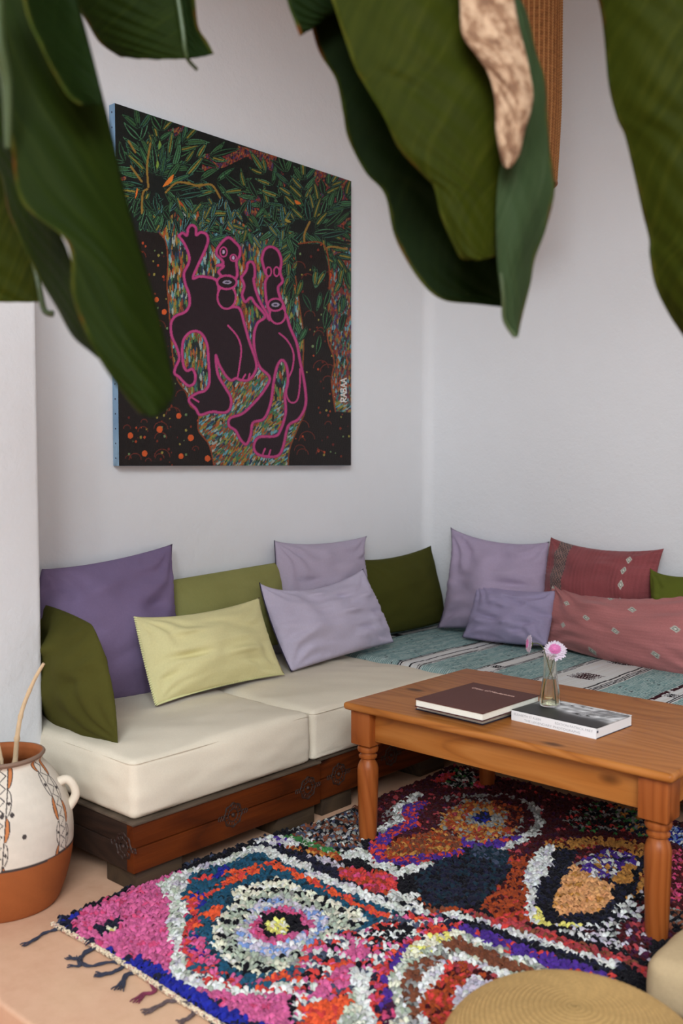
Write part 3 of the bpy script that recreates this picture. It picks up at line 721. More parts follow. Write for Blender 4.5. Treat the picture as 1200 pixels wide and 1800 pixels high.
# ------------------------------------------------------------------ bud vase with two flowers
def glassmat(name, c, ior, rough=0):
    m, nt, b = newmat(name); b.inputs['Transmission Weight'].default_value = 1; b.inputs['Base Color'].default_value = c
    b.inputs['Roughness'].default_value = rough; b.inputs['IOR'].default_value = ior; return m
M['glass'] = glassmat('clear_glass', (.96, .97, .93, 1), 1.45); M['water'] = glassmat('vase_water', (.9, .9, .70, 1), 1.33)
M['stem'] = plain('flower_stem', A(70, 78, 34), .6)
M['petal'] = plain('pink_petal', A(232, 200, 226, 1.3), .8, var=.12, scale=60); M['petal_in'] = plain('deep_pink_petal', A(206, 120, 170, 1.3), .8, var=.15, scale=60)
def flower(c, axis, r, label, stempts, seed):
    axis = Vector(axis).normalized(); rot = Vector((0, 0, 1)).rotation_difference(axis).to_matrix(); c = Vector(c); rs = random.Random(seed)
    t = empty('cut_flower', stempts[0], label, 'flower', 'cut flowers in the bud vase')
    outer = MB(); inner = MB()
    for ring, (n, rr, lift, mb) in enumerate([(24, 1.0, .10, outer), (22, .92, .3, outer), (18, .78, .5, outer), (14, .58, .7, inner), (12, .40, .85, inner), (8, .24, .95, inner)]):
        for k in range(n):
            a = 2 * math.pi * (k + .5 * (ring % 2)) / n + rs.uniform(-.06, .06); L = r * rr * rs.uniform(.92, 1.06); w_ = r * .13
            vs = []; nseg = 5
            for i in range(nseg + 1):
                f = i / nseg; ww = w_ * (.35 + .9 * math.sin(math.pi * min(f * .8 + .12, 1))) * (1 if i < nseg else .35)
                z = L * lift * (f ** 1.1) * .75 + r * .03 * ring
                rad = L * f * math.sqrt(max(.05, 1 - (lift * .62) ** 2)); 
                for s in (-1, 0, 1):
                    vs.append(c + rot @ Vector((rad * math.cos(a) - s * ww * math.sin(a), rad * math.sin(a) + s * ww * math.cos(a), z + (.18 * ww if s else 0))))
            fs = []
            for i in range(nseg):
                for s in (0, 1): fs.append((i * 3 + s, i * 3 + s + 1, i * 3 + s + 4, i * 3 + s + 3))
            mb.add(vs, fs)
    o = outer.build('petals', M['petal'], t, angle=180); md = o.modifiers.new('thick', 'SOLIDIFY'); md.thickness = .0005
    o = inner.build('centre_petals', M['petal_in'], t, angle=180); md = o.modifiers.new('thick', 'SOLIDIFY'); md.thickness = .0005
    b = MB(); bm = bmesh.new(); bmesh.ops.create_uvsphere(bm, u_segments=12, v_segments=8, radius=r * .3)
    for v in bm.verts: v.co = c + rot @ Vector((v.co.x, v.co.y, v.co.z * .7 - r * .08))
    bm.verts.index_update(); b.bm(bm); b.build('calyx', M['stem'], t)
    b = MB(); b.tube(catmull(stempts + [tuple(c)], 24), .0014, 7); b.build('stem', M['stem'], t)
def vase():
    p = atz(966, 1241, ZB); x, y = p[0], p[1]; z = ZB + .0006
    t = empty('bud_vase', (x, y, z), 'small clear glass bud vase half full of water on the photo book', 'vase')
    op = [(.0, 0), (.029, 0), (.0325, .004), (.033, .02), (.031, .045), (.027, .07), (.0235, .09), (.0215, .105), (.0208, .13), (.0212, .155), (.0222, .172)]
    ip = [(r - .0022, zz) for r, zz in op[::-1][:-3]] + [(.029, .007), (0, .006)]
    b = MB(); b.lathe(op + ip, (x, y, z), 40); b.build('glass_body', M['glass'], t, angle=60)
    wp = [(0, .0064), (.0286, .0074)] + [(r - .0026, zz) for r, zz in op[3:7]] + [(0, .09)]
    b = MB(); b.lathe(wp, (x, y, z), 40); b.build('water', M['water'], t, angle=50)
    d = math.hypot(x - CAM[0], y - CAM[1]); dd = float(-((np.array([x, y, z]) - CAM) @ Rm)[2])
    f1 = atd(975, 1145, dd); f2 = atd(932, 1132, dd + .01)
    rt = Rm[:, 0]; 
    s1 = [tuple(np.array([x, y, z]) + rt * -.020 + [0, 0, .009]), tuple(np.array([x, y, z]) + rt * -.013 + [0, 0, .07]), tuple(np.array([x, y, z]) + rt * .001 + [0, 0, .115])]
    flower(f1, (CAM - f1) * [1, 1, .2] / 3 + [0, 0, 1.0], .039, 'open pink flower facing up, right of the two in the bud vase', s1, 1)
    s2 = [tuple(np.array([x, y, z]) + rt * .014 + [0, 0, .009]), tuple(np.array([x, y, z]) + rt * .007 + [0, 0, .09]), tuple(np.array([x, y, z]) + rt * -.004 + [0, 0, .125]), tuple(np.array([x, y, z]) + rt * -.022 + [0, 0, .185]), tuple(atd(944, 1131, dd))]
    flower(f2, -rt + [0, 0, .12], .030, 'pink flower seen from the side, left of the two in the bud vase', s2, 2)
vase()

# ------------------------------------------------------------------ rag rug
RX0, RX1, RY0, RY1 = .845, 3.05, -2.872, -.99
PAL = dict(pink=(198, 92, 138), hot=(196, 70, 110), white=(214, 214, 208), cream=(222, 216, 192), navy=(30, 30, 48), blue=(34, 40, 140), teal=(30, 76, 100), orange=(220, 84, 48), red=(198, 62, 58),
           sage=(168, 176, 158), black=(20, 18, 24), yellow=(222, 210, 110), maroon=(66, 18, 22), burnt=(150, 62, 30), gold=(186, 128, 62), purple=(74, 44, 132), brown=(116, 66, 46), grey=(140, 138, 134),
           lilac=(186, 178, 190), ltblue=(120, 146, 196), peach=(214, 152, 100), green=(60, 118, 62), dteal=(26, 44, 56), rose=(160, 60, 66), slate=(66, 72, 92), plum=(64, 24, 50))
SC = {'1': (80, 1440, 3), '2': (400, 1380, 3), '3': (760, 1340, 2.7273), '4': (560, 1560, 2.4), '7': (580, 1320, 1.935), '6': (40, 1340, 1.935)}
def w_(s): return [(a.split(':')[0], float(a.split(':')[1]) if ':' in a else 1.0) for a in s.split()]
def RP(k, pts):
    ox, oy, s = SC[k]; return [tuple(atz(ox + x / s, oy + y / s, .02)[:2]) for x, y in pts]
E = lambda cx, cy, rx, ry: [(cx + rx * math.cos(t), cy + ry * math.sin(t)) for t in np.linspace(0, 2 * math.pi, 20, endpoint=False)]
PX = lambda pts: [tuple(atz(x, y, .02)[:2]) for x, y in pts]
RUG = [  # (polygon or line, colours, line width in metres or None)
 (RP('1', [(90, 540), (590, 290), (1300, 200), (1300, 1180), (1080, 1100), (480, 770), (250, 640)]), 'pink:8 hot', None),
 (RP('1', [(250, 570), (330, 535), (400, 515), (425, 535), (385, 590), (330, 615), (270, 600)]), 'navy', None),
 (RP('1', E(350, 590, 26, 16)), 'yellow cream', None),
 (RP('1', [(30, 575), (80, 520), (170, 500), (180, 530), (110, 560), (250, 625), (470, 740), (480, 790), (240, 660), (90, 590)]), 'blue:2 navy:3', None),
 (RP('1', [(450, 735), (560, 750), (700, 850), (1040, 1040), (1200, 1100), (1200, 1180), (960, 1100), (480, 800)]), 'blue:6 navy', None),
 # big diamond medallion
 (PX([(278, 1552), (296, 1590), (293, 1657), (303, 1723), (340, 1738), (400, 1746), (480, 1750), (567, 1735), (653, 1672), (747, 1613), (693, 1590), (600, 1548), (540, 1513), (452, 1484), (400, 1504), (347, 1524), (308, 1536)]), 'white:6 sage:3 lilac', None),
 (PX([(345, 1532), (331, 1548), (328, 1567), (318, 1582), (327, 1607), (323, 1640), (325, 1680), (343, 1707), (380, 1726), (447, 1734), (500, 1728), (560, 1680), (633, 1637), (728, 1617), (665, 1590), (550, 1537), (457, 1498), (400, 1516)]), 'teal:8 dteal', None),
 (RP('2', [(0, 470), (90, 455), (200, 420), (250, 425), (500, 540), (800, 680), (930, 735)]), 'orange:5 red', .030),
 (RP('2', [(-60, 540), (60, 510), (180, 440)]), 'orange:4 red', .022),
 (RP('1', [(740, 420), (860, 400), (1000, 300), (1180, 240)]), 'orange:3 red teal', .030),
 (RP('1', [(760, 330), (900, 300)]), 'red:3 slate', .028),
 (RP('1', [(900, 300), (960, 260)]), 'blue', .03), (RP('1', [(790, 400), (800, 460)]), 'blue:3 orange', .035),
 (RP('1', [(760, 440), (770, 560), (750, 620), (740, 700), (800, 790), (900, 830)]), 'red:3 orange hot teal', .036),
 (RP('1', [(830, 500), (880, 520), (900, 470)]), 'orange', .026),
 (RP('1', [(790, 620), (800, 700), (860, 760)]), 'pink:2 blue hot teal', .036),
 (RP('1', [(880, 800), (1000, 850), (1180, 860), (1300, 830)]), 'pink:2 teal red', .028),
 (RP('1', [(800, 830), (960, 880), (1080, 900), (1180, 910), (1320, 900)]), 'white:3 slate red', .030),
 (RP('2', [(930, 740), (700, 790), (570, 850), (450, 930), (330, 1010), (200, 1060)]), 'red:3 orange:2 teal slate', .045),
 (PX([(418, 1563), (373, 1633), (375, 1667), (400, 1700), (443, 1716), (485, 1713), (545, 1672), (600, 1638), (647, 1613), (587, 1583), (487, 1541)]), 'cream:6 white:2 black:2', None),
 (RP('1', [(1035, 430), (935, 560), (930, 690), (1040, 790), (1170, 800), (1320, 770), (1500, 620), (1640, 560), (1460, 445), (1240, 350)]), 'sage:8 cream:2 black:3 grey', None),
 (RP('2', [(60, 860), (40, 800), (110, 690), (190, 610), (260, 580), (400, 640), (540, 700), (520, 800), (380, 870), (230, 920)]), 'lilac:4 ltblue:1 sage', None),
 (RP('2', [(110, 830), (120, 730), (205, 615), (300, 615), (475, 700), (490, 770), (380, 830), (240, 880)]), 'ltblue:3 lilac:2 white:2', None),
 (RP('2', [(125, 800), (130, 740), (230, 635), (300, 635), (460, 710), (460, 750), (380, 790), (240, 850)]), 'pink:3 hot:2', None),
 (RP('2', [(170, 740), (205, 680), (280, 662), (400, 715), (420, 765), (330, 795), (240, 805), (185, 790)]), 'black', None),
 (RP('2', [(205, 725), (260, 700), (330, 740), (330, 780), (270, 795), (215, 775)]), 'yellow:3 cream:2', None),
 # far side between the medallion and the leg
 (RP('2', [(310, 245), (420, 190), (560, 140), (720, 90), (720, 330), (640, 372), (560, 352), (400, 290)]), 'grey:3 brown:3 black:3 white slate:2', None),
 (RP('2', [(340, 275), (450, 325), (580, 375)]), 'green:3 sage', .035), (RP('2', [(320, 340), (450, 350), (590, 385)]), 'burnt:3 gold', .035),
 (RP('2', [(370, 385), (520, 410), (640, 470)]), 'lilac:3 grey', .06), (RP('2', [(190, 295), (260, 290), (330, 310)]), 'white:4 purple lilac', .07),
 (RP('2', [(180, 325), (400, 395), (600, 480), (800, 590), (1050, 670)]), 'navy:5 black', .065),
 (RP('2', [(580, 440), (700, 440), (880, 480), (905, 590), (780, 575), (620, 495)]), 'red:5 burnt:2 hot:2 rose', None),
 (RP('2', [(160, 335), (300, 390), (420, 435)]), 'white', .045), (RP('2', [(440, 475), (560, 515), (700, 570)]), 'white:3 lilac', .04), (RP('2', [(740, 590), (880, 640), (1040, 690)]), 'white', .045),
 (RP('2', [(900, 590), (980, 600), (1060, 640)]), 'white:3 grey', .07),
 (RP('2', [(1060, 610), (1130, 660), (1200, 690)]), 'burnt:2 brown black', .07),
 # middle of the rug
 (RP('7', [(0, 120), (430, 40), (1300, 60), (1300, 780), (1100, 700), (700, 560), (300, 420), (100, 330)]), None, None),
 (RP('7', [(130, 160), (440, 40), (700, 60), (1300, 80), (1300, 700), (1060, 600), (700, 480), (600, 340), (170, 300)]), 'maroon:9 plum:2 rose', None),
 (RP('7', [(170, 210), (300, 150), (330, 160), (230, 240), (190, 250)]), 'grey maroon:2', None),
 (RP('2', [(640, 380), (700, 350), (780, 410), (900, 470), (1000, 430), (1180, 390)]), 'white:6 sage', .055),
 (RP('7', [(400, 385), (520, 350), (600, 330), (650, 300)]), 'white:4 grey', .045),
 (RP('2', [(1010, 55), (920, 110), (890, 200), (800, 235)]), 'white:3 grey', .045),
 (RP('2', [(1030, 100), (965, 120), (965, 200), (850, 260), (800, 310), (795, 380), (900, 405), (1060, 380), (1210, 350)]), 'purple:4 red:3', .065),
 (RP('7', [(400, 300), (480, 320), (560, 320), (620, 290)]), 'purple:4 red', .055),
 (RP('2', [(830, 335), (900, 285), (1100, 235), (1230, 280), (1230, 345), (1000, 370), (850, 385)]), 'burnt:4 gold:2 brown:3', None),
 (RP('3', E(235, 280, 205, 102)), 'grey:3 maroon:2 gold', None), (RP('3', E(235, 280, 185, 90)), 'gold:4 burnt:4 rose grey', None), (RP('3', E(245, 270, 85, 45)), 'gold grey:2', None), (RP('3', E(245, 266, 52, 27)), 'blue:2 navy:3', None),
 (RP('3', [(440, 190), (500, 230), (515, 290), (480, 340)]), 'white grey:2', .03), (RP('3', [(500, 350), (450, 350)]), 'white:2', .03),
 (RP('3', [(60, 175), (180, 165), (330, 160), (430, 180)]), 'grey:2 maroon', .03), (RP('3', [(380, 300), (400, 230), (300, 190)]), 'burnt maroon:2', .05),
 (RP('3', E(125, 80, 95, 48)), 'black:4 green grey:2 white rose', None), (RP('3', [(35, 90), (80, 60)]), 'hot red', .05), (RP('3', [(230, 110), (280, 80)]), 'hot red', .06),
 (RP('3', E(830, 270, 200, 75)), 'black:5 green red:2 grey:2 maroon:3', None), (RP('3', [(440, 130), (640, 170), (750, 180)]), 'red maroon:3', .03),
 (RP('3', [(930, 230), (1010, 300), (1000, 330)]), 'navy:2 green gold grey', .10),
 (RP('3', [(0, 480), (200, 430), (370, 420), (380, 520), (310, 600), (210, 680), (130, 710), (-40, 670), (-80, 560)]), 'navy:5 black:3 dteal:3', None),
 (RP('3', [(250, 430), (350, 470)]), 'dteal slate', .10),
 (RP('3', [(370, 460), (490, 440), (500, 780), (400, 780), (200, 700), (310, 600), (375, 520)]), 'burnt:7 maroon:2 red', None),
 (RP('3', [(600, 400), (780, 385), (960, 400), (1030, 480), (1000, 600), (930, 660)]), 'gold:4 burnt maroon', .09),
 (RP('3', [(560, 415), (500, 500), (490, 640), (500, 750), (640, 790)]), 'white:5 lilac', .055),
 (RP('3', [(580, 600), (530, 690), (535, 765), (660, 780), (760, 765), (840, 745)]), 'yellow', .045),
 (RP('3', [(640, 440), (590, 560), (560, 690), (600, 745), (740, 745), (850, 700), (900, 600), (990, 470)]), 'black:3 navy:2', .075),
 (RP('3', [(610, 560), (690, 480), (780, 560), (870, 590), (865, 670), (770, 725), (600, 735), (590, 660)]), 'peach:6 gold', None),
 (RP('3', E(860, 490, 135, 66)), 'purple:5 white:2 gold navy', None), (RP('3', [(730, 490), (800, 560), (900, 530)]), 'white grey purple', .03), (RP('3', [(900, 570), (940, 510)]), 'gold', .05),
 (RP('3', [(570, 800), (820, 765), (950, 650), (1045, 560), (1045, 940), (900, 900), (720, 860)]), 'white:3 lilac:2 grey black:5 maroon', None),
 (RP('3', [(880, 780), (1045, 740), (1045, 960), (900, 890)]), 'maroon:4 plum:3 lilac rose', None),
 (RP('3', [(350, 765), (500, 820), (700, 890), (900, 940), (1050, 1010)]), 'rose:3 red brown', .05),
 (RP('3', [(1150, 340), (1300, 400)]), 'blue ltblue white navy', .14), (RP('3', [(1170, 470), (1300, 680)]), 'hot:2 maroon:3 rose', .16), (RP('3', [(1170, 760), (1300, 800)]), 'grey black brown', .14),
 # seam between the rows of medallions, mixed rags
 (RP('4', [(-80, 260), (130, 180), (260, 150), (420, 90), (560, 120), (560, 190), (400, 230), (300, 290), (230, 400), (260, 620), (-100, 620)]), 'white:4 red:3 pink:3 slate:3 black:2 orange', None),
 (RP('4', [(160, 200), (300, 150), (440, 170), (350, 240), (250, 240)]), 'black:4 white:2 red', None),
 (RP('4', [(120, 240), (200, 260), (190, 300), (110, 300)]), 'pink', None), (RP('4', [(70, 350), (130, 330), (110, 430), (60, 430)]), 'pink:3 hot', None), (RP('4', [(-20, 400), (50, 400), (50, 470), (-20, 470)]), 'pink', None),
 (RP('4', [(-60, 520), (60, 450), (140, 460), (110, 520), (40, 600), (-80, 620)]), 'orange:4 red', None),
 (RP('4', [(60, 590), (110, 510), (170, 420), (220, 470), (260, 560), (270, 620), (60, 620)]), 'sage:3 cream white', None),
 (RP('4', [(170, 380), (200, 440), (230, 520), (260, 600)]), 'white', .05),
 # front medallion
 (RP('4', [(255, 620), (215, 480), (220, 390), (320, 260), (540, 150), (600, 125), (1260, 330), (1260, 640)]), 'red:5 navy:2 orange hot', None),
 (RP('4', [(285, 620), (255, 480), (262, 400), (310, 300), (400, 235), (560, 170), (650, 165), (900, 250), (1150, 335), (1260, 360), (1260, 640)]), 'purple:7 red', None),
 (RP('4', [(300, 640), (260, 560), (290, 470), (350, 480), (350, 640)]), 'plum:3 hot', None),
 (RP('4', [(330, 640), (285, 400), (330, 325), (440, 230), (600, 185), (820, 280), (1000, 350), (1000, 640)]), 'sage:3 grey:2 white:3 cream:2', None),
 (RP('4', [(390, 290), (470, 220), (600, 195)]), 'yellow:1 cream:3', .04),
 (RP('4', [(540, 240), (600, 242), (760, 310), (920, 370)]), 'brown', .045), (RP('4', [(555, 280), (440, 330), (392, 380), (400, 480), (440, 560)]), 'brown:3 grey', .05),
 (RP('4', [(425, 620), (425, 400), (480, 335), (580, 268), (820, 375), (720, 450), (700, 620)]), 'white:6 lilac', None),
 (RP('4', [(600, 345), (585, 400), (520, 450), (520, 530), (560, 600)]), 'burnt:3 red:2 maroon', .085), (RP('4', [(600, 335), (700, 375), (810, 410)]), 'rose burnt maroon', .04),
 (RP('4', [(570, 640), (580, 440), (655, 370), (760, 415), (700, 470), (640, 640)]), 'lilac:4 white', None), (RP('4', [(690, 450), (760, 430), (700, 520)]), 'black sage', None),
 (RP('4', [(590, 125), (760, 180), (1000, 265), (1250, 345)]), 'navy:3 black:3', .06),
 (RP('4', [(560, 115), (700, 140), (900, 215), (1250, 325)]), 'white:4 lilac', .032), (RP('4', [(620, 100), (760, 150), (960, 210), (1250, 300)]), 'rose:2 brown red', .028),
 (PX([(100, 1617), (215, 1560), (300, 1530), (370, 1503), (450, 1473), (480, 1464)]), 'navy:2 black:3 slate', .028),
]
def pile():
    rs = np.random.RandomState(11)
    step = .0083
    gx, gy = np.meshgrid(np.arange(RX0, RX1, step), np.arange(RY0, RY1, step), indexing='ij')
    x = (gx + rs.uniform(-.5, .5, gx.shape) * step).ravel(); y = (gy + rs.uniform(-.5, .5, gx.shape) * step).ravel()
    # wavering edges
    keep = (x > RX0 + .004 * np.sin(y * 9) + np.interp(y, [-2.88, -2.63, -2.3, -2.03, -1.79, -1.4, -1.0], [.03, .0, .008, .024, .085, .07, .055])) & (y < RY1 + .01 * np.sin(x * 8))
    x = x[keep]; y = y[keep]; n = len(x)
    wx = x + .010 * wob(np.stack([x, y], -1), 3, 9); wy = y + .010 * wob(np.stack([x, y], -1), 4, 9)
    C = np.empty((n, 3)); C[:] = lin(PAL['black'])
    flip_ = wx > 2.33; wx = np.where(flip_, 4.66 - wx, wx)   # the far end repeats the same medallions
    cell = np.floor(wx / .019).astype(int) * 7349 + np.floor(wy / .019).astype(int) * 9151
    for poly, cols, wd in RUG:
        if cols is None: continue
        P = np.array(poly); e = (wd or 0) + .01
        bb = (wx > P[:, 0].min() - e) & (wx < P[:, 0].max() + e) & (wy > P[:, 1].min() - e) & (wy < P[:, 1].max() + e)
        ii = np.nonzero(bb)[0]
        if not len(ii): continue
        m = inpoly(wx[ii], wy[ii], poly) if wd is None else segdist(wx[ii], wy[ii], poly) < wd / 2
        ii = ii[m]
        if not len(ii): continue
        cw = w_(cols); ws = np.array([q for _, q in cw]); ws = np.cumsum(ws / ws.sum()); pc = np.array([lin(PAL[k]) for k, _ in cw])
        hsh = ((cell[ii] * 2654435761) % 10007) / 10007.0
        pick = np.minimum(np.searchsorted(ws, hsh), len(cw) - 1)
        rnd = rs.rand(len(ii)) < .15; pick[rnd] = np.minimum(np.searchsorted(ws, rs.rand(rnd.sum())), len(cw) - 1)
        C[ii] = pc[pick]
    C = C * 1.2 * rs.uniform(.62, 1.12, (n, 1)) * rs.uniform(.95, 1.05, (n, 3))
    # each rag end: a folded strip, five cross rows of three points
    base = wob(np.stack([x, y], -1), 8, 3.5) * 1.4 + 2.3
    th = base + rs.normal(0, .75, n); L = rs.uniform(.018, .032, n); wd = rs.uniform(.0038, .0068, n); h = rs.uniform(.008, .022, n)
    dx, dy = np.cos(th), np.sin(th); px, py = -dy, dx; curl = rs.uniform(-.5, .5, n)
    rows = []
    for f, zf, wf in ((0, .0, .7), (.22, .8, 1.0), (.55, 1.0, 1.05), (.82, .75, .95), (1.0, .38, .35)):
        cx = x + dx * L * (f - .3) + px * curl * L * f * f; cy = y + dy * L * (f - .3) + py * curl * L * f * f
        cz = .006 + h * zf
        for s, zz in ((-1, -.0022), (0, .0016), (1, -.0022)):
            rows.append(np.stack([cx + px * wd * wf * s, cy + py * wd * wf * s, np.maximum(cz + zz, .004)], -1))
    V = np.stack(rows, 1)
    V[..., 0] = np.maximum(V[..., 0], RX0 - .02)
    k = 15; tmpl = []
    for i in range(4):
        for s in (0, 1): tmpl.append((i * 3 + s, i * 3 + s + 1, i * 3 + s + 4, i * 3 + s + 3))
    F = (np.arange(n)[:, None, None] * k + np.array(tmpl)[None]).reshape(-1, 4)
    return V.reshape(-1, 3), F, np.repeat(np.clip(C, 0, .85), k, 0)
def rug():
    t = empty('rag_rug', ((RX0 + RX1) / 2, (RY0 + RY1) / 2, 0), 'shaggy multicoloured rag rug with a pink corner and diamond medallions under the table', 'rug')
    b = MB(); b.box((RX0 + .045, RY0 - .002, .0005), (RX1, RY1, .0085), .003); b.build('woven_backing', plain('rug_backing', A(34, 30, 36), .95, var=.3, scale=90, bs=.4), t)
    V, F, C = pile(); o = meshobj('rag_pile', V, F, vcol('rag_pile', rough=.95, bs=.4, bscale=350, var=.2, vscale=260, sheen=.05), t, colors=C); o['kind'] = 'stuff'
    # plaited cream binding cord along the left end
    xs = np.arange(RX0 + .02, RX1, .006); cord = MB()
    for ph, r in ((0, .0042), (2.1, .0042), (4.2, .0042)):
        cord.tube([(x, RY0 - .014 + .006 * math.sin(x * 7) + .0042 * math.sin(x * 260 + ph), .009 + .004 * math.cos(x * 260 + ph)) for x in xs], r, 6)
    cm, nt, bb = newmat('plaited_cord'); v = coords(nt)
    nt.links.new(ramp(nt, noise(nt, v, 70, 3), [(.36, A(50, 44, 56)), (.44, A(166, 150, 126)), (.52, A(196, 184, 158)), (.58, A(130, 56, 50)), (.62, A(180, 168, 146)), (.7, A(60, 60, 80))]), bb.inputs['Base Color']); bb.inputs['Roughness'].default_value = .95
    cord.build('plaited_binding', cm, t)
    dark = plain('dark_tassel_yarn', A(38, 40, 54), .95, var=.3, scale=60); wine = plain('wine_tassel_yarn', A(98, 34, 56), .95, var=.3, scale=60); mix = plain('mixed_tassel_yarn', A(74, 60, 60), .95, var=.6, scale=120)
    rs = random.Random(5)
    F_ = [([(98, 1634), (78, 1640), (60, 1652), (38, 1662)], dark, 3), ([(150, 1672), (142, 1682), (130, 1685), (117, 1682)], dark, 3), ([(150, 1675), (138, 1690), (140, 1697), (118, 1698)], dark, 2),
          ([(212, 1690), (185, 1692), (160, 1698), (142, 1692), (140, 1680)], dark, 3), ([(222, 1694), (205, 1706), (185, 1712), (166, 1713)], dark, 4), ([(240, 1708), (222, 1714), (215, 1728), (206, 1740)], dark, 5),
          ([(262, 1722), (272, 1742), (252, 1748), (236, 1762)], wine, 4), ([(300, 1742), (310, 1758), (320, 1762)], wine, 2), ([(315, 1760), (295, 1760), (272, 1772), (250, 1780)], mix, 4), ([(342, 1776), (336, 1786), (322, 1794), (314, 1798)], mix, 4),
          ([(375, 1792), (372, 1808), (360, 1820)], dark, 4), ([(420, 1812), (408, 1836), (400, 1850)], wine, 4)]
    for pts, m, strands in F_:
        b = MB(); W = [atz(x, y, .005) for x, y in pts]
        W = catmull(W, 18)
        W[0, 1] = RY0 - .012; W[:, 1] = np.minimum(W[:, 1], RY0 - .012)
        for s in range(strands):
            off = (s - (strands - 1) / 2); q = []
            for i, p in enumerate(W):
                f = i / (len(W) - 1); tn = W[min(i + 1, len(W) - 1)] - W[max(i - 1, 0)]; tn = tn / (np.linalg.norm(tn) + 1e-9); nn = np.array([-tn[1], tn[0], 0])
                spread = .0022 + .006 * max(0, f - .6) / .4
                q.append(p + nn * off * spread + [0, 0, .0015 * math.sin(i * 1.3 + s * 2)])
            b.tube(q, [.0028 * (1 - .45 * (i / (len(W) - 1)) ** 3) for i in range(len(W))], 6)
        b.build('fringe_tassel', m, t)
rug()

# ------------------------------------------------------------------ painting
def painting():
    X = .042
    tl, tr, br, bl = atx(201, 184, X), atx(617, 316, X), atx(617, 817, X), atx(210, 820, X)
    y0 = (tl[1] + bl[1]) / 2; y1 = (tr[1] + br[1]) / 2; z1 = (tl[2] + tr[2]) / 2; z0 = (bl[2] + br[2]) / 2
    NU, NV = 560, 620
    u = np.linspace(0, 1, NU); v = np.linspace(0, 1, NV); U, V = np.meshgrid(u, v, indexing='ij')
    Y = y0 + (y1 - y0) * U; Z = z1 + (z0 - z1) * V
    P = np.stack([np.full(Y.shape, X), Y, Z], -1); ix, iy = proj(P)
    a = (ix - 180) * 2.6087; b = (iy - 160) * 2.6087      # drawing units of the artwork
    C = np.empty(a.shape + (3,)); rs = np.random.RandomState(2); L = lambda *c: lin(c) * 1.1
    # short upright brush dabs over a dark ground
    C[:] = L(30, 36, 34)
    def dabs(mask, cw, ch, pal, seed, dens=.85, ang=0.0):
        aa = a * math.cos(ang) + b * math.sin(ang); bb = -a * math.sin(ang) + b * math.cos(ang)
        for k in range(3):
            r = np.random.RandomState(seed + k); ca = np.floor((aa + k * cw * .37) / cw).astype(int); shift = (ca * 7919 % 13) / 13 * ch
            cb = np.floor((bb + shift + k * ch * .3) / ch).astype(int); h = ((ca * 73856093) ^ (cb * 19349663) ^ (seed + k) * 83492791) & 0xffff
            j = (h % 97) / 97.0; fa = ((aa + k * cw * .37) / cw) % 1 - .5 + (j - .5) * .25; fb = ((bb + shift + k * ch * .3) / ch) % 1 - .5
            m = mask & ((fa / (.26 + .12 * j)) ** 2 + (fb / .46) ** 2 < 1) & ((h // 97 % 100) / 100.0 < dens)
            pc = np.array([L(*p) for p in pal]); C[m] = pc[(h // 31 % len(pal))][m]
    allm = np.ones(a.shape, bool)
    warm = [(120, 50, 34), (150, 72, 40), (86, 40, 60), (70, 50, 90), (130, 96, 50), (40, 30, 40), (110, 44, 44)]
    cool = [(96, 150, 160), (52, 96, 96), (150, 110, 44), (120, 60, 36), (40, 60, 44), (66, 110, 70), (150, 160, 150), (130, 130, 60), (34, 50, 80), (160, 80, 40)]
    dabs(b < 560, 13, 15, warm, 3); dabs((b >= 470), 13, 36, cool, 9, .75)
    dabs((a > 980) & (b > 520), 12, 22, warm + cool[:5], 21, .9); dabs((b > 1420), 13, 26, cool, 33, .85, .8); dabs((b > 1200) & (a > 560) & (a < 760), 12, 28, cool, 35, .85, .5)
    def sub(x0, x1, y0_, y1_, f):
        m = (a > x0) & (a < x1) & (b > y0_) & (b < y1_); r = np.nonzero(m.any(1))[0]; c = np.nonzero(m.any(0))[0]
        if len(r) == 0 or len(c) == 0: return
        sl = (slice(r[0], r[-1] + 1), slice(c[0], c[-1] + 1)); q = f(a[sl], b[sl]); return sl, q
    def fill(poly, c):
        p = np.array(poly); r = sub(p[:, 0].min(), p[:, 0].max(), p[:, 1].min(), p[:, 1].max(), lambda A_, B_: inpoly(A_, B_, poly))
        if r: C[r[0]][r[1]] = L(*c)
    def line(pl, w, c, smooth=True, close=False):
        if close: pl = list(pl) + [pl[0]]
        if smooth and len(pl) > 2: pl = [tuple(q) for q in catmull(pl, len(pl) * 4)]
        p = np.array(pl); r = sub(p[:, 0].min() - w, p[:, 0].max() + w, p[:, 1].min() - w, p[:, 1].max() + w, lambda A_, B_: segdist(A_, B_, pl) < w / 2)
        if r: C[r[0]][r[1]] = L(*c)
    def leaf(x, y, an, ln, w, edge, core):
        ca, sa = math.cos(an), math.sin(an); bend = rs.uniform(-.18, .18)
        def lens(k, l0, l1):
            s1 = [(t, k * w * math.sin(math.pi * t ** .8)) for t in np.linspace(l0, l1, 8)]
            pts = [(t, q + bend * w * 3 * math.sin(math.pi * t)) for t, q in s1] + [(t, -q + bend * w * 3 * math.sin(math.pi * t)) for t, q in s1[::-1]]
            return [(x + ca * t * ln - sa * q, y + sa * t * ln + ca * q) for t, q in pts]
        fill(lens(1.5, 0, 1.04), (14, 16, 16)); fill(lens(1.0, 0, .97), edge); fill(lens(.62, 0, .86), (16, 20, 18))
        if core: fill(lens(.33, .2, .8), core)
    G = [(58, 104, 66), (44, 86, 56), (70, 118, 84), (50, 96, 80)]; KC = [None, (62, 110, 70), (120, 112, 44), (54, 92, 54), None, (132, 120, 50)]
    # crowns of the two palms: dark ground, then fronds
    fill([(20, 40), (1140, 400), (1140, 700), (1000, 690), (860, 700), (700, 640), (560, 560), (380, 520), (250, 620), (60, 700), (30, 400)], (18, 22, 20))
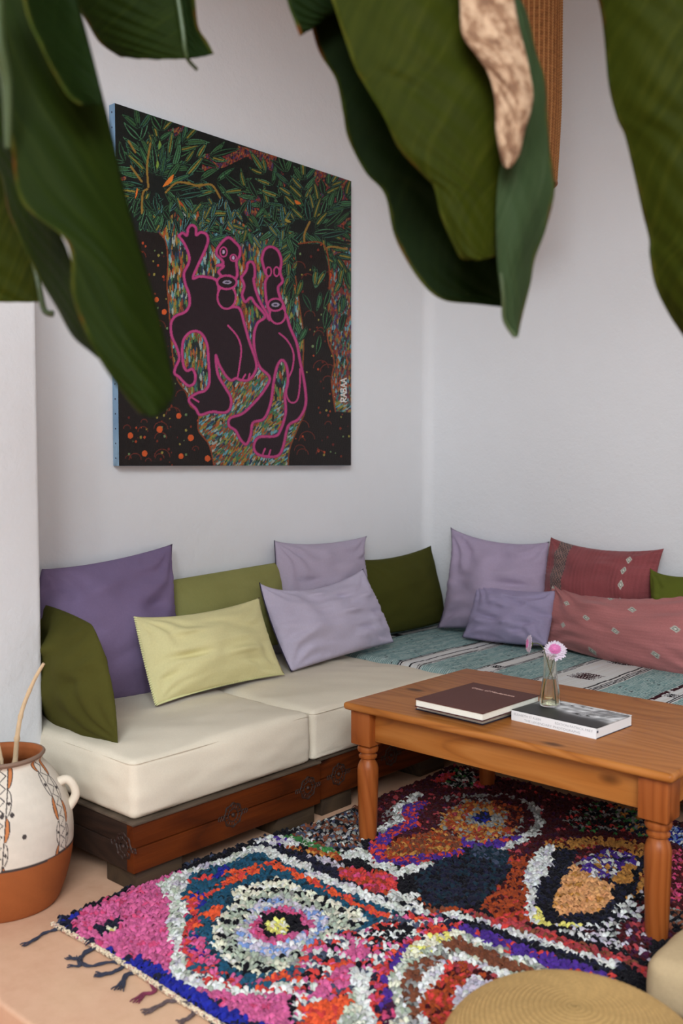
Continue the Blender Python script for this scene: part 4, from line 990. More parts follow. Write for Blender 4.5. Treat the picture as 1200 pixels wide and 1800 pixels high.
    for q in ([(300, 180), (400, 150), (370, 230), (300, 260)], [(470, 290), (620, 260), (700, 280), (560, 350), (450, 370)], [(620, 250), (800, 300), (780, 370), (640, 290)], [(620, 470), (680, 430), (740, 520), (680, 610), (640, 540)], [(960, 350), (1140, 400), (1140, 500), (1000, 520)], [(1080, 590), (1140, 580), (1140, 690), (1070, 680)], [(60, 400), (110, 390), (100, 440)], [(820, 360), (850, 420), (810, 470)]):
        m = inpoly(a, b, q); dabs(m, 11, 12, warm, 41, 1.0)
    def frond(x, y, an, ln, curve, nl, ll, w):
        px_, py_ = x, y; A_ = an
        for k in range(nl):
            st = ln / nl; A_ += curve / nl; px_ += math.cos(A_) * st; py_ += math.sin(A_) * st
            for s in (-1, 1):
                leaf(px_, py_, A_ + s * rs.uniform(.45, .8), ll * rs.uniform(.7, 1.15) * (1 - .3 * k / nl), w * rs.uniform(.8, 1.1), G[rs.randint(4)], KC[rs.randint(6)])
        leaf(px_, py_, A_, ll, w, G[rs.randint(4)], KC[rs.randint(6)])
    for an, ln, cu in ((-2.3, 260, -.3), (-1.9, 260, .2), (-1.5, 250, .2), (-1.1, 240, .3), (-.75, 300, .5), (-.35, 380, .6), (0, 300, .8), (.25, 330, .7), (2.9, 140, -.4), (2.4, 150, .3)):
        frond(222, 430, an, ln, cu, 5, 150, 12)
    for an, ln, cu in ((-2.9, 330, -.5), (-2.6, 330, .1), (-2.25, 320, .1), (-1.95, 280, .1), (-1.6, 230, 0), (-1.2, 230, .2), (-.8, 240, .2), (-.3, 220, .4), (.2, 180, .8), (.7, 180, .9), (2.7, 190, -.8), (2.1, 200, -.3)):
        frond(930, 640, an, ln, cu, 5, 135, 11)
    for k in range(70):
        xx = rs.uniform(230, 900); yy = 500 + (xx - 230) * .06 + rs.uniform(-40, 130)
        leaf(xx, yy, rs.uniform(.9, 2.3), rs.uniform(60, 110), 8, [(58, 104, 66), (70, 120, 110), (50, 96, 80), (80, 130, 130)][rs.randint(4)], KC[rs.randint(6)])
    for k in range(26):
        leaf(222 + rs.uniform(-70, 60), 450 + rs.uniform(0, 140), rs.uniform(.8, 2.6), rs.uniform(60, 120), 10, G[rs.randint(4)], KC[rs.randint(6)]); leaf(930 + rs.uniform(-90, 90), 640 + rs.uniform(0, 140), rs.uniform(.6, 2.6), rs.uniform(60, 120), 10, G[rs.randint(4)], KC[rs.randint(6)])
    for (x, y, an, l, w_2, c) in ((275, 440, -.85, 80, 16, (214, 120, 44)), (150, 495, -1.4, 55, 6, (222, 110, 40)), (880, 500, .5, 36, 12, (206, 104, 36)), (835, 585, .5, 34, 10, (150, 130, 50)), (258, 270, -1.5, 45, 10, (110, 140, 60)), (248, 360, -1.5, 45, 9, (120, 150, 60)), (1030, 880, -1.3, 60, 12, (190, 74, 30)), (350, 500, .9, 40, 8, (170, 74, 36))):
        ca, sa = math.cos(an), math.sin(an); fill([(x + ca * t * l - sa * q, y + sa * t * l + ca * q) for t, q in [(t, w_2 * math.sin(math.pi * t)) for t in np.linspace(0, 1, 8)] + [(t, -w_2 * .3 * math.sin(math.pi * t)) for t in np.linspace(1, 0, 8)]], c)
    for pl in ([(290, 465), (340, 420), (400, 425), (440, 435), (500, 430), (540, 490)], [(180, 560), (185, 470), (205, 450)], [(120, 230), (150, 280)], [(130, 345), (180, 415)], [(990, 750), (1040, 715), (1120, 725)], [(220, 240), (205, 340), (210, 440)], [(930, 720), (925, 660), (950, 600)]):
        line(pl, 9, (136, 104, 44))
    # trunks and mounds
    Tk = (24, 17, 15)
    left = [(150, 640), (260, 650), (290, 690), (300, 780), (296, 880), (300, 935), (312, 1095), (320, 1195), (340, 1315), (385, 1385), (400, 1440), (440, 1480), (440, 1555), (490, 1625), (515, 1740), (60, 1740), (60, 640)]
    right = [(900, 700), (1010, 700), (1040, 820), (1035, 1000), (1032, 1135), (1062, 1235), (1050, 1335), (1068, 1470), (1142, 1475), (1142, 1740), (850, 1740), (858, 1640), (900, 1535), (930, 1455), (918, 1300), (922, 1130), (905, 1000), (885, 850)]
    fill(left, Tk); fill(right, Tk)
    for poly, k in ((left, 16), (right, 22)): line(poly[1:15] if poly is left else poly[:8], 6, (128, 60, 30)); 
    line(right[10:], 6, (120, 64, 32))
    ins = lambda x, y: inpoly(np.array([x]), np.array([y]), left)[0] or inpoly(np.array([x]), np.array([y]), right)[0]
    for k in range(420):
        x = rs.uniform(60, 1140); y = rs.uniform(690, 1730)
        if not ins(x, y): continue
        r = rs.uniform(2.5, 6); c = [(168, 66, 30), (104, 128, 84), (120, 46, 26), (140, 130, 60), (96, 30, 22)][rs.randint(5)]
        fill([(x + r * math.cos(t), y + r * 1.2 * math.sin(t)) for t in np.linspace(0, 6.28, 9)], c)
    for k in range(120):
        x = rs.uniform(80, 1130); y = rs.uniform(760, 1720)
        if ins(x, y): rr = rs.uniform(12, 36); line([(x + rr * math.cos(t), y + rr * math.sin(t)) for t in np.linspace(math.pi, 2 * math.pi, 9)], 4, (96, 36, 24), False)
    for (x, y, r) in ((128, 1580, 13), (193, 1662, 13), (262, 1552, 14), (350, 1490, 12), (405, 1590, 14), (360, 1675, 12), (482, 1685, 13), (248, 957, 11), (283, 1013, 12)):
        fill([(x + r * math.cos(t), y + r * 1.1 * math.sin(t)) for t in np.linspace(0, 6.28, 12)], (196, 84, 36))
    for k in range(26): leaf(rs.uniform(850, 1130), rs.uniform(780, 1120), rs.uniform(1.0, 2.1), 95, 11, G[rs.randint(4)], KC[rs.randint(6)])
    # two figures in dark plum with magenta outlines
    BODY = (34, 20, 26); PK = (176, 62, 116); c2 = lambda pts: [(x, y + 835) for x, y in pts]
    f1 = [(350, 665), (367, 650), (387, 662), (393, 630), (410, 615), (428, 628), (430, 660), (450, 648), (476, 657), (484, 685), (470, 730), (442, 790), (415, 858), (450, 850)] + c2([(525, 35), (535, 120), (560, 160), (600, 155), (630, 165), (650, 230), (672, 310), (700, 390), (706, 432), (690, 470), (665, 492), (632, 490), (612, 482), (590, 492), (565, 470), (535, 420), (520, 378), (528, 460), (560, 520), (588, 570), (586, 618), (560, 640), (500, 636), (448, 650), (428, 622), (398, 590), (402, 570), (435, 550), (470, 538), (490, 500), (486, 400), (480, 330), (458, 282), (428, 266), (395, 276), (370, 312), (366, 370), (372, 425), (388, 448), (412, 440), (426, 470), (420, 505), (395, 517), (370, 497), (350, 475), (330, 460), (336, 430), (352, 390), (340, 340), (318, 290), (314, 232), (335, 197), (380, 177), (400, 140), (395, 90), (380, 50), (374, 0)]) + [(395, 790), (396, 750), (375, 700)]
    f2 = [(640, 850), (660, 820), (666, 790), (684, 783), (697, 805), (698, 850)] + c2([(693, 30), (702, 75), (722, 130), (752, 182), (770, 215), (835, 185), (860, 250), (890, 320), (905, 400), (925, 500), (932, 600), (900, 668), (852, 700), (830, 790), (808, 835), (760, 842), (708, 828), (694, 790), (718, 752), (790, 748), (816, 720), (840, 640), (836, 560), (850, 500), (845, 430), (823, 398), (800, 430), (785, 500), (770, 600), (740, 668), (690, 686), (680, 740), (660, 785), (632, 762), (610, 722), (580, 700), (585, 665), (640, 645), (690, 600), (740, 540), (767, 480), (722, 432), (700, 370), (694, 290), (710, 230), (746, 197), (700, 140), (680, 112), (655, 132), (640, 100), (650, 60), (636, 20)])
    head1 = [(525, 800), (552, 792), (548, 775), (522, 745), (536, 708), (575, 672), (608, 694), (630, 722), (628, 758), (614, 782), (612, 860), (530, 870), (545, 850), (532, 828), (556, 802)]
    head2 = [(730, 770), (742, 730), (770, 714), (804, 732), (820, 780), (814, 830), (826, 872), (805, 900), (812, 940), (835, 1010), (765, 1010), (745, 890), (757, 850), (745, 830)]
    for h_ in (head2, f2, head1, f1):
        fill([tuple(q) for q in catmull(h_ + [h_[0]], len(h_) * 4)], BODY); line(h_, 15, (110, 36, 78), True, True); line(h_, 10, PK, True, True)
    ell = lambda x, y, rx, ry: [(x + rx * math.cos(t), y + ry * math.sin(t)) for t in np.linspace(0, 2 * math.pi, 25)]
    for (x, y, rx, ry, w_2) in ((569, 945, 42, 54, 9), (570, 877, 45, 31, 10), (803, 1025, 36, 42, 9), (793, 980, 34, 28, 9), (555, 738, 16, 22, 7), (600, 765, 14, 15, 7), (762, 828, 12, 21, 7), (798, 828, 12, 21, 7)):
        fill(ell(x, y, rx, ry), BODY); line(ell(x, y, rx, ry), w_2, PK, False)
    for (x, y, rx, ry) in ((572, 877, 21, 9), (793, 980, 19, 10)): fill(ell(x, y, rx, ry), (150, 140, 160)); fill(ell(x, y, rx * .5, ry * .45), (60, 50, 70))
    for (x, y) in ((555, 738), (600, 765)): fill(ell(x, y, 6, 9), (190, 160, 190))
    for pl in (c2([(575, 240), (618, 290), (636, 350), (626, 440), (620, 475)]), c2([(810, 275), (850, 312), (876, 370), (870, 440), (850, 490), (843, 555), (862, 592), (893, 582), (905, 510), (905, 440)]), c2([(410, 570), (440, 590)]), c2([(640, 490), (655, 465)]), c2([(668, 490), (675, 462)]), c2([(735, 830), (745, 805)]), c2([(762, 838), (770, 812)])):
        line(pl, 8, PK)
    # signature, painted upright along the right edge: RABAA
    def gl(s, y): [line([(1092 + q[1] * 26, y + (1 - q[0]) * 20) for q in st], 4.5, (214, 212, 206), False) for st in s]
    Rg = [[(0, 1), (0, 0), (.8, .1), (.8, .45), (0, .5), (.9, 1)]]; Ag = [[(0, 1), (.45, 0), (.9, 1)], [(.2, .6), (.7, .6)]]; Bg = [[(0, 0), (0, 1), (.8, .9), (.7, .5), (0, .5), (.7, .4), (.7, .05), (0, 0)]]
    for k, s in enumerate((Rg, Ag, Bg, Ag, Ag)): gl(s, 1404 - k * 22)
    C *= (1 + .10 * wob(np.stack([a / 40, b / 40], -1), 12, 1))[..., None]
    P[..., 0] += .0004 * wob(np.stack([a / 8, b / 8], -1), 2, 1)
    V_ = P.reshape(-1, 3); F_ = gridfaces(NU, NV)
    if np.cross(P[1, 0] - P[0, 0], P[0, 1] - P[0, 0])[0] < 0: F_ = F_[:, ::-1].copy()
    t = empty('painting', (0, (y0 + y1) / 2, z0), 'large unframed painting of two pink outlined figures among dark palms, hanging on the left wall', 'painting')
    meshobj('painted_canvas', V_, F_, vcol('oil_paint', rough=.5, bs=.25, bscale=160, spec=.3, var=.15, vscale=120), t, colors=np.clip(C, 0, .85).reshape(-1, 3))
    bm_, nt, bb = newmat('canvas_edge'); v = coords(nt)
    nt.links.new(ramp(nt, noise(nt, v, 6, 4), [(.3, A(96, 124, 150)), (.6, A(120, 146, 166)), (.8, A(60, 76, 92))]), bb.inputs['Base Color'])
    b_ = MB(); b_.box((.004, y0 - .001, z0 - .001), (X - .0008, y1 + .001, z1 + .001), .002); b_.build('stretcher', bm_, t)
    for k in range(24):
        z = z0 + .03 + k * (z1 - z0 - .06) / 23; b_ = MB(); b_.box((.021, y0 - .0025, z - .003), (.025, y0 - .0009, z + .003)); b_.build('tack', M['navy'], t)
painting()

# ------------------------------------------------------------------ painted clay jar
def jar():
    cx, cy = .612, -2.892
    t = empty('clay_jar', (cx, cy, 0), 'big clay storage jar, painted white above bare terracotta, on the floor by the sofa', 'jar')
    prof = np.array([(.150, .0), (.160, .012), (.178, .06), (.192, .12), (.199, .18), (.199, .24), (.190, .29), (.172, .335), (.148, .375), (.128, .400), (.116, .414), (.112, .424), (.118, .434), (.122, .440), (.119, .446), (.110, .444), (.104, .43), (.110, .40), (.150, .35), (.18, .25), (.17, .1), (.1, .02), (.001, .02)])
    p = catmull(prof, 340); outer = np.argmax(p[:, 1]); NT = 680
    th = np.linspace(0, 2 * math.pi, NT, endpoint=False); to_cam = math.atan2(CAM[1] - cy, CAM[0] - cx)
    r = p[:, 0][:, None]; z = p[:, 1][:, None]; TH = th[None]
    ri = r * (1 + .008 * np.sin(2 * TH + 1) + .004 * np.sin(5 * TH + z * 20)); V = np.stack([cx + ri * np.cos(TH), cy + ri * np.sin(TH), z + 0 * TH + .002 * np.sin(TH * 2)], -1)
    V[..., 2] = np.maximum(V[..., 2], 0.0005)
    # angle seen from the camera side, positive to the right
    phi = (TH - to_cam + math.pi) % (2 * math.pi) - math.pi; phi = phi + 0 * z; zz = z + 0 * TH
    n1 = wob(V, 3, 6); n2 = wob(V, 5, 22)
    terr = lin((138, 76, 38)) * 1.35; C = np.empty(V.shape); C[:] = terr; C *= (1 + .08 * n1 + .06 * n2)[..., None]
    split = .158 + .014 * np.sin(phi * 1.0 + .6) + .004 * n1
    slip = (zz > split) & (np.arange(340)[:, None] <= outer + 0 * TH.astype(int))
    W = lin((196, 186, 172)) * 1.3
    C[slip] = (W * (1 + .05 * n1 + .03 * n2)[..., None])[slip]
    C[slip & (n1 * .6 + n2 * .6 > .95) & (zz < .30)] = lin((168, 160, 146)) * 1.3
    C[slip & (wob(V, 9, 5) > 1.05) & (zz < .26)] = lin((120, 130, 132)) * 1.3
    blk = lin((66, 58, 56)); och = lin((176, 108, 62)) * 1.3
    C[np.abs(zz - split) < .0034] = blk
    def band(p0, p1, hw, scal=True):
        f = np.clip((zz - .16) / .26, 0, 1); c = p0 + (p1 - p0) * f; w_2 = hw * (1 - .15 * f); s = (phi - c); rr = r + 0 * TH; d = s * rr
        hwm = w_2 * .2
        for sg in (-1, 1): C[slip & (np.abs(d - sg * hwm) < .0016)] = blk
        zg = hwm * .62 * (np.abs(((zz * 34) % 1) - .5) * 4 - 1); C[slip & (np.abs(d - zg) < .0020)] = blk
        for sg in (-1, 1):
            k = (zz * 15 + (.3 if sg > 0 else 0)) % 2; e = (d * sg - hwm)
            bulge = .014 * np.sqrt(np.clip(1 - ((k % 1) * 2 - 1) ** 2, 0, 1))
            m = slip & (e > .0016) & (e < bulge) & (zz > .17)
            C[m & (k < 1)] = och; C[m & (e > bulge - .003)] = blk
            C[m & (k >= 1) & (((k % 1 - .5) / 15) ** 2 + (e - .006) ** 2 < .0045 ** 2)] = blk
    for ph in (.92, -.12 - .0, -1.3, 2.2, -2.4): band(ph, ph + (.08 if ph > .5 else .12), .085)
    for (ph, z_) in ((.13, .318), (-.02, .318), (.28, .255)): C[slip & (((phi - ph) * .19) ** 2 + (zz - z_) ** 2 < .0065 ** 2)] = blk
    rim = (zz > .432); C[rim] = lin((128, 104, 88)) * 1.2
    inner = np.arange(340) > outer + 3; C[inner] = lin((150, 84, 44)) * 1.2
    meshobj('body', V.reshape(-1, 3), gridfaces(340, NT, wrapj=True, flip=True), vcol('painted_clay', rough=.7, bs=.35, bscale=90, spec=.25, var=.10, vscale=60), t, colors=np.clip(C, 0, .85).reshape(-1, 3))
    a0 = to_cam + 1.38
    for an in (a0, a0 + math.pi):
        e = np.array([math.cos(an), math.sin(an), 0]); b = MB(); c0 = np.array([cx, cy, 0])
        pts = [c0 + e * .160 + [0, 0, .350], c0 + e * .184 + [0, 0, .356], c0 + e * .202 + [0, 0, .338], c0 + e * .208 + [0, 0, .305], c0 + e * .180 + [0, 0, .262]]
        b.tube(catmull(pts, 18), [.0155 - .003 * math.sin(math.pi * i / 17) for i in range(18)], 10); b.build('handle', plain('white_slip', A(190, 178, 160), .7, var=.08, scale=30, bs=.3), t)
    stick = plain('dry_twig', A(178, 154, 122), .8, var=.2, scale=40, bs=.4)
    D = float(-((np.array([cx, cy, .4]) - CAM) @ Rm)[2])
    def twig(px, label, rr):
        pts = [atd(x, y, D + dd) for x, y, dd in px]; q = catmull(pts, 40); L = np.linspace(0, 1, 40)
        b = MB(); b.tube(q, [rr * (1 - .45 * f) * (1 + .45 * max(0, math.cos(f * 2 * math.pi * 5.5)) ** 20) for f in L], 9); o = b.build('dry_twig', stick); tag(o, label, 'twig')
    twig([(20, 1420, 0.04), (27, 1336, .02), (31, 1290, 0), (40, 1245, 0), (60, 1196, 0), (77, 1166, 0)], 'long pale knobbly twig rising from the clay jar against the near wall', .0085)
    twig([(10, 1430, .05), (3, 1340, .0), (-8, 1290, 0), (-22, 1240, 0)], 'short twig at the left edge in the mouth of the clay jar', .006)
jar()

# ------------------------------------------------------------------ straw pouf and floor cushion
def pouf():
    p = atz(1010, 1822, .22); cx, cy = p[0], p[1]; Rr = .255; H = .235
    n = 400; k = 220; f = np.linspace(0, 1, n)
    r = []; z = []
    for t_ in f:
        an = t_ * (math.pi / 2 + .95); rr = Rr * math.sin(an) ** .85 if an < math.pi / 2 else Rr * (math.sin(an)) ** .8
        zz = .12 + .112 * math.cos(an) if an < math.pi / 2 else .12 + .2 * math.cos(an); r.append(rr); z.append(zz)
    r = np.array(r); z = np.array(z); th = np.linspace(0, 2 * math.pi, k, endpoint=False)
    s = np.r_[0, np.cumsum(np.hypot(np.diff(r), np.diff(z)))][:, None]; TH = th[None]
    ph = s / .0105 + TH / (2 * math.pi)
    bmp = .0022 * np.abs(np.sin(math.pi * ph)) + .0006 * np.sin(TH * 120 + np.floor(ph) * 1.9 + 6 * (ph % 1))
    nx = np.gradient(z) ; nr = np.gradient(r); nn = np.hypot(nx, nr) + 1e-9; outr = (-nx / nn)[:, None]; outz = (nr / nn)[:, None]
    Rr_ = r[:, None] + bmp * outr; Zz = z[:, None] + bmp * outz
    V = np.stack([cx + Rr_ * np.cos(TH), cy + Rr_ * np.sin(TH), Zz], -1)
    V[..., 2] += -V[..., 2].min() + .001
    C = lin((172, 137, 86)) * 1.15 * (1 + .14 * wob(np.stack([TH * 26 + 0 * s, np.floor(ph)], -1), 3, .8) + .08 * wob(V, 3, 3))[..., None]
    C[(np.abs(np.sin(math.pi * ph)) < .25)] *= .78
    o = meshobj('straw_pouf', V.reshape(-1, 3), gridfaces(n, k, wrapj=True, flip=True), vcol('plaited_straw', rough=.7, bs=.3, bscale=300, spec=.25, var=.15, vscale=250), None, colors=np.clip(C, 0, .85).reshape(-1, 3))
    tag(o, 'round plaited straw pouf at the bottom right, in front of the rug', 'pouf')
pouf()
M['cream2'] = fabric('heavy_cream_canvas', A(158, 137, 106), weave=700, sheen=.1, var=.05, bs=.35)
q0 = atz(1128, 1760, .03)
o = soft_box('floor_cushion', (q0[0] + .02, q0[1] - .03, .03), (q0[0] + .55, q0[1] + .36, .155), 0.03, M['cream2'], None, n=(24, 20, 8), puff=.012, seed=9, wr=.006)
o.location.z = 0; tag(o, 'cream canvas floor cushion on the rug behind the straw pouf, at the right edge', 'cushion')

# ------------------------------------------------------------------ woven hanging lampshade
def shade():
    c = atd(922, 100, 3.95); cx, cy = c[0], c[1]; r0 = .148; zb = atd(960, 322, 3.95)[2]; zt = zb + 1.15
    t = empty('woven_pendant', (cx, cy, 4.34), 'long brown woven straw pendant shade hanging behind the central banana leaf', 'lampshade')
    n = 420; k = 260; f = np.linspace(0, 1, n)[:, None]; th = np.linspace(0, 2 * math.pi, k, endpoint=False)[None]
    z = zt + (zb - zt) * f; r = r0 * (1 - .10 * np.clip((f - .72) / .28, 0, 1) ** 1.3) * (.86 + .14 * np.clip(f / .12, 0, 1) ** .5)
    rows = np.sin(f * n * math.pi * .5); rib = np.abs(np.sin(th * 22))
    rr = r + .0015 * rows * (rib > .3) + .0028 * (rib > .88)
    V = np.stack([cx + rr * np.cos(th), cy + rr * np.sin(th), z + 0 * th], -1)
    C = lin((124, 80, 46)) * 1.5 * (1 + .18 * rows * .5 + .22 * wob(np.stack([th * 3 + 0 * f, f * 60 + 0 * th], -1), 3, 1))[..., None]
    C[(rib > .88) & (f > -1)] = lin((158, 112, 70)) * 1.4
    o = meshobj('woven_cylinder', V.reshape(-1, 3), gridfaces(n, k, wrapj=True, flip=True), vcol('brown_straw', rough=.75, bs=.5, bscale=260, var=.35, vscale=240), t, colors=np.clip(C, 0, .85).reshape(-1, 3))
    md = o.modifiers.new('thick', 'SOLIDIFY'); md.thickness = .004; md.offset = -1
    b = MB(); rb = r0 * .9; b.tube([(cx + rb * math.cos(a), cy + rb * math.sin(a), zb) for a in np.linspace(0, 2 * math.pi, 61)], .006, 8, False); b.build('rim', plain('rim_straw', A(120, 76, 44), .8, var=.3, scale=60), t)
    b = MB(); b.lathe([(0, .03), (r0 * .86, 0), (r0 * .86, .008), (0, .038)], (cx, cy, zt), 32); b.build('cap', plain('cap_straw', A(120, 76, 44), .8), t)
    b = MB(); b.tube([(cx, cy, zt + .02), (cx, cy, 4.349)], .004, 8); b.build('cord', M['navy'], t)
shade()

# ------------------------------------------------------------------ banana leaves
def leafmat(name, dark, mid, light, margin=(150, 96, 30), bluish=0.0, vein=34.0, slant=.35):
    m, nt, b = newmat(name)
    at_ = nd(nt, 'ShaderNodeAttribute', attribute_name='LUV'); sep = nd(nt, 'ShaderNodeSeparateXYZ'); nt.links.new(at_.outputs['Vector'], sep.inputs[0])
    # x: along the leaf, y: away from the midrib, z: nearness to the margin
    def math_(op, a, b_=None):
        n = nd(nt, 'ShaderNodeMath', operation=op)
        for i, q in enumerate((a, b_)):
            if q is None: continue
            if hasattr(q, 'links'): nt.links.new(q, n.inputs[i])
            else: n.inputs[i].default_value = q
        return n.outputs[0]
    s = math_('ADD', sep.outputs[0], math_('MULTIPLY', sep.outputs[1], -slant))
    cv = nd(nt, 'ShaderNodeCombineXYZ'); nt.links.new(math_('MULTIPLY', s, vein), cv.inputs[0]); nt.links.new(math_('MULTIPLY', sep.outputs[1], 1.2), cv.inputs[1])
    vn = noise(nt, cv.outputs[0], 1.0, 5, .6); fine = noise(nt, cv.outputs[0], 5.0, 2)
    pos = coords(nt); big = noise(nt, pos, 5, 4)
    c = ramp(nt, vn, [(.3, A(*dark, .25)), (.5, A(*mid, .25)), (.72, A(*light, .27))])
    c = mixc(nt, big, c, A(*mid, .25)); c = mixc(nt, .22, c, mixc(nt, fine, A(*dark, .25), A(*light, .27)))
    en = math_('ADD', sep.outputs[2], math_('MULTIPLY', math_('SUBTRACT', noise(nt, pos, 22, 4), .5), .22))
    mf = ramp(nt, en, [(.88, (0, 0, 0, 1)), (.99, (.6, .6, .6, 1))])
    mc = ramp(nt, noise(nt, pos, 14, 3), [(.40, A(70, 80, 26, .8)), (.54, A(92, 88, 30, .8)), (.66, A(120, 62, 22, .8))])
    c = mixc(nt, mf, c, mc)
    nt.links.new(c, b.inputs['Base Color']); b.inputs['Roughness'].default_value = .6; b.inputs['Specular IOR Level'].default_value = .03
    bump(nt, b, vn, .35, .004)
    tr = nd(nt, 'ShaderNodeBsdfTranslucent'); nt.links.new(mixc(nt, .5, c, A(90, 110, 20, 1.0)), tr.inputs['Color'])
    ms = nd(nt, 'ShaderNodeMixShader'); ms.inputs[0].default_value = .04
    out = nt.nodes['Material Output']; nt.links.new(b.outputs[0], ms.inputs[1]); nt.links.new(tr.outputs[0], ms.inputs[2]); nt.links.new(ms.outputs[0], out.inputs['Surface'])
    return m
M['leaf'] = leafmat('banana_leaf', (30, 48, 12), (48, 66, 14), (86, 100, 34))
M['leaf_y'] = leafmat('painted_lit_banana_leaf', (46, 58, 6), (72, 82, 12), (118, 120, 36))  # brighter yellow-green copy of the leaf, light painted into its colour
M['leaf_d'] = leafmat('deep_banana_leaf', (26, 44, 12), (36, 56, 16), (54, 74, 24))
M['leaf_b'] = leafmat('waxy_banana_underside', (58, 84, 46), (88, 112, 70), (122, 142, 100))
def dry():
    m, nt, b = newmat('dried_leaf_tissue'); at_ = nd(nt, 'ShaderNodeAttribute', attribute_name='LUV')
    mp = nd(nt, 'ShaderNodeMapping'); mp.inputs['Scale'].default_value = (9, 3, 0); nt.links.new(at_.outputs['Vector'], mp.inputs['Vector'])
    f = noise(nt, mp.outputs[0], 1, 5, .65)
    c = ramp(nt, f, [(.3, A(84, 50, 30, .8)), (.45, A(132, 96, 68, .8)), (.6, A(182, 150, 120, .85)), (.75, A(160, 118, 84, .8))])
    nt.links.new(c, b.inputs['Base Color']); b.inputs['Roughness'].default_value = .9; bump(nt, b, noise(nt, mp.outputs[0], 6, 4), .6, .004); return m
M['dry'] = dry(); M['midrib'] = plain('pale_midrib', A(42, 54, 24), .5, var=.12, scale=20); M['petiole'] = plain('leaf_stalk', A(48, 58, 26), .5, var=.2, scale=12)
M['trunk'] = wood('banana_pseudostem', 'z', A(70, 58, 30), A(104, 96, 52), A(130, 124, 78), rough=.6, knots=False)
def blade(name, left, right, mat, parent, bulge=.02, margins=(1, 0), ripple=.006, seed=1, kind=None, vs_mid=1, n=70, m=26):
    """left/right: lists of (x, y, depth) sighted along the two long edges; the sheet bellies between them"""
    if left[0][1] <= -60 and name != 'brown_tip':   # carry the sheet on up to where it joins the stalk
        (xl, yl, dl), (xr, yr, dr) = left[0], right[0]; xm = (xl + xr) / 2; dm = (dl + dr) / 2
        up = lambda x, d: [(xm + (x - xm) * .12, yl - 330, dm), (xm + (x - xm) * .55, yl - 260, (d + dm) / 2), (xm + (x - xm) * .9, yl - 140, d)]
        left = up(xl, dl) + list(left); right = up(xr, dr) + list(right); n += 24
    Lw = catmull([atd(*p) for p in left], n); Rw = catmull([atd(*p) for p in right], n)
    s = np.linspace(0, 1, n)[:, None]; v = np.linspace(0, 1, m)[None]
    P = Lw[:, None] * (1 - v[..., None]) + Rw[:, None] * v[..., None]
    wv = np.stack([s * 1 + 0 * v, v * .5 + 0 * s], -1)
    toc = CAM - P.mean(axis=(0, 1)); toc /= np.linalg.norm(toc)
    off = bulge * np.sin(math.pi * v) + ripple * wob(wv, seed, 2.5) * np.sin(math.pi * v) ** .5 + ripple * .35 * np.sin((s * 5 - v * 1.5) * 14 + seed) * np.sin(math.pi * v)
    P = P + toc * off[..., None]
    ed = np.zeros((n, m))
    wd = np.linalg.norm(Rw - Lw, axis=1)[:, None]
    if margins[0]: ed = np.maximum(ed, 1 - (v * wd) / .06)
    if margins[1]: ed = np.maximum(ed, 1 - ((1 - v) * wd) / .06)
    if len(margins) > 2: ed = np.maximum(ed, 1 - (1 - s) / .09 + 0 * v)
    acr = (1 - v) if vs_mid else v
    uv = np.stack([s + 0 * v, acr + 0 * s, ed], -1)
    F = gridfaces(n, m)
    if np.dot(np.cross(P[1, 0] - P[0, 0], P[0, 1] - P[0, 0]), toc) < 0: F = F[:, ::-1].copy()
    o = meshobj(name, P.reshape(-1, 3), F, mat, parent, uvs=uv.reshape(-1, 3))
    md = o.modifiers.new('thick', 'SOLIDIFY'); md.thickness = .0012; md.offset = -1
    return o
def rib(pts, r0, r1, parent, name='midrib', mat=None):
    q = catmull([atd(*p) for p in pts], 30); b = MB(); b.tube(q, [r0 + (r1 - r0) * i / 29 for i in range(30)], 9); return b.build(name, mat or M['midrib'], parent)
def plant(label, base, top, stalks):
    t = empty('banana_plant', base, label, 'plant', 'banana plants framing the view')
    b = MB(); q = catmull([base, tuple((np.array(base) * .5 + np.array(top) * .5) + [.03, .02, 0]), top], 20); b.tube(q, [.085 - .035 * i / 19 for i in range(20)], 16); b.build('pseudostem', M['trunk'], t)
    for st in stalks:
        e = atd(*st[0]); T = np.array(top, float); mid = (T + e) / 2 + [0, 0, .28]
        e2 = atd(*st[1]); b = MB(); pts = catmull([T - [0, 0, .1], T * .6 + mid * .4 + [0, 0, .1], mid, e, e2], 30); b.tube(pts, [.02 - .013 * i / 29 for i in range(30)], 10); b.build('leaf_stalk', M['petiole'], t)
    return t
# left plant
D1, D2 = 1.30, 1.62
pl = plant('banana plant whose leaves hang in from the top left', (1.40, -4.05, -.16), (1.55, -4.0, 2.35), [((60, -260, 1.3), (50, -40, 1.34)), ((240, -260, D2), (300, -30, D2)), ((-90, -400, 1.6), (-90, -300, 1.62))])
Lf = bpy.data.objects.new('leaf', None); col.objects.link(Lf); Lf.parent = pl
def leafroot(p):
    o = bpy.data.objects.new('leaf', None); col.objects.link(o); o.parent = p; o.matrix_parent_inverse = Matrix.Translation(-Vector(p.location)); return o
bpy.data.objects.remove(Lf)
g = leafroot(pl)
blade('blade', [(-30, -80, 1.3), (8, 160, 1.27), (20, 260, 1.26), (38, 355, 1.25), (108, 415, 1.24), (125, 455, 1.24), (128, 520, 1.24), (163, 610, 1.23), (212, 685, 1.23), (246, 726, 1.23)],
      [(118, -80, 1.36), (165, 110, 1.35), (195, 230, 1.34), (222, 350, 1.33), (258, 480, 1.31), (275, 540, 1.3), (290, 600, 1.29), (300, 650, 1.28), (306, 690, 1.26), (290, 722, 1.24)], M['leaf'], g, .025, (1, 0), seed=3, vs_mid=0)
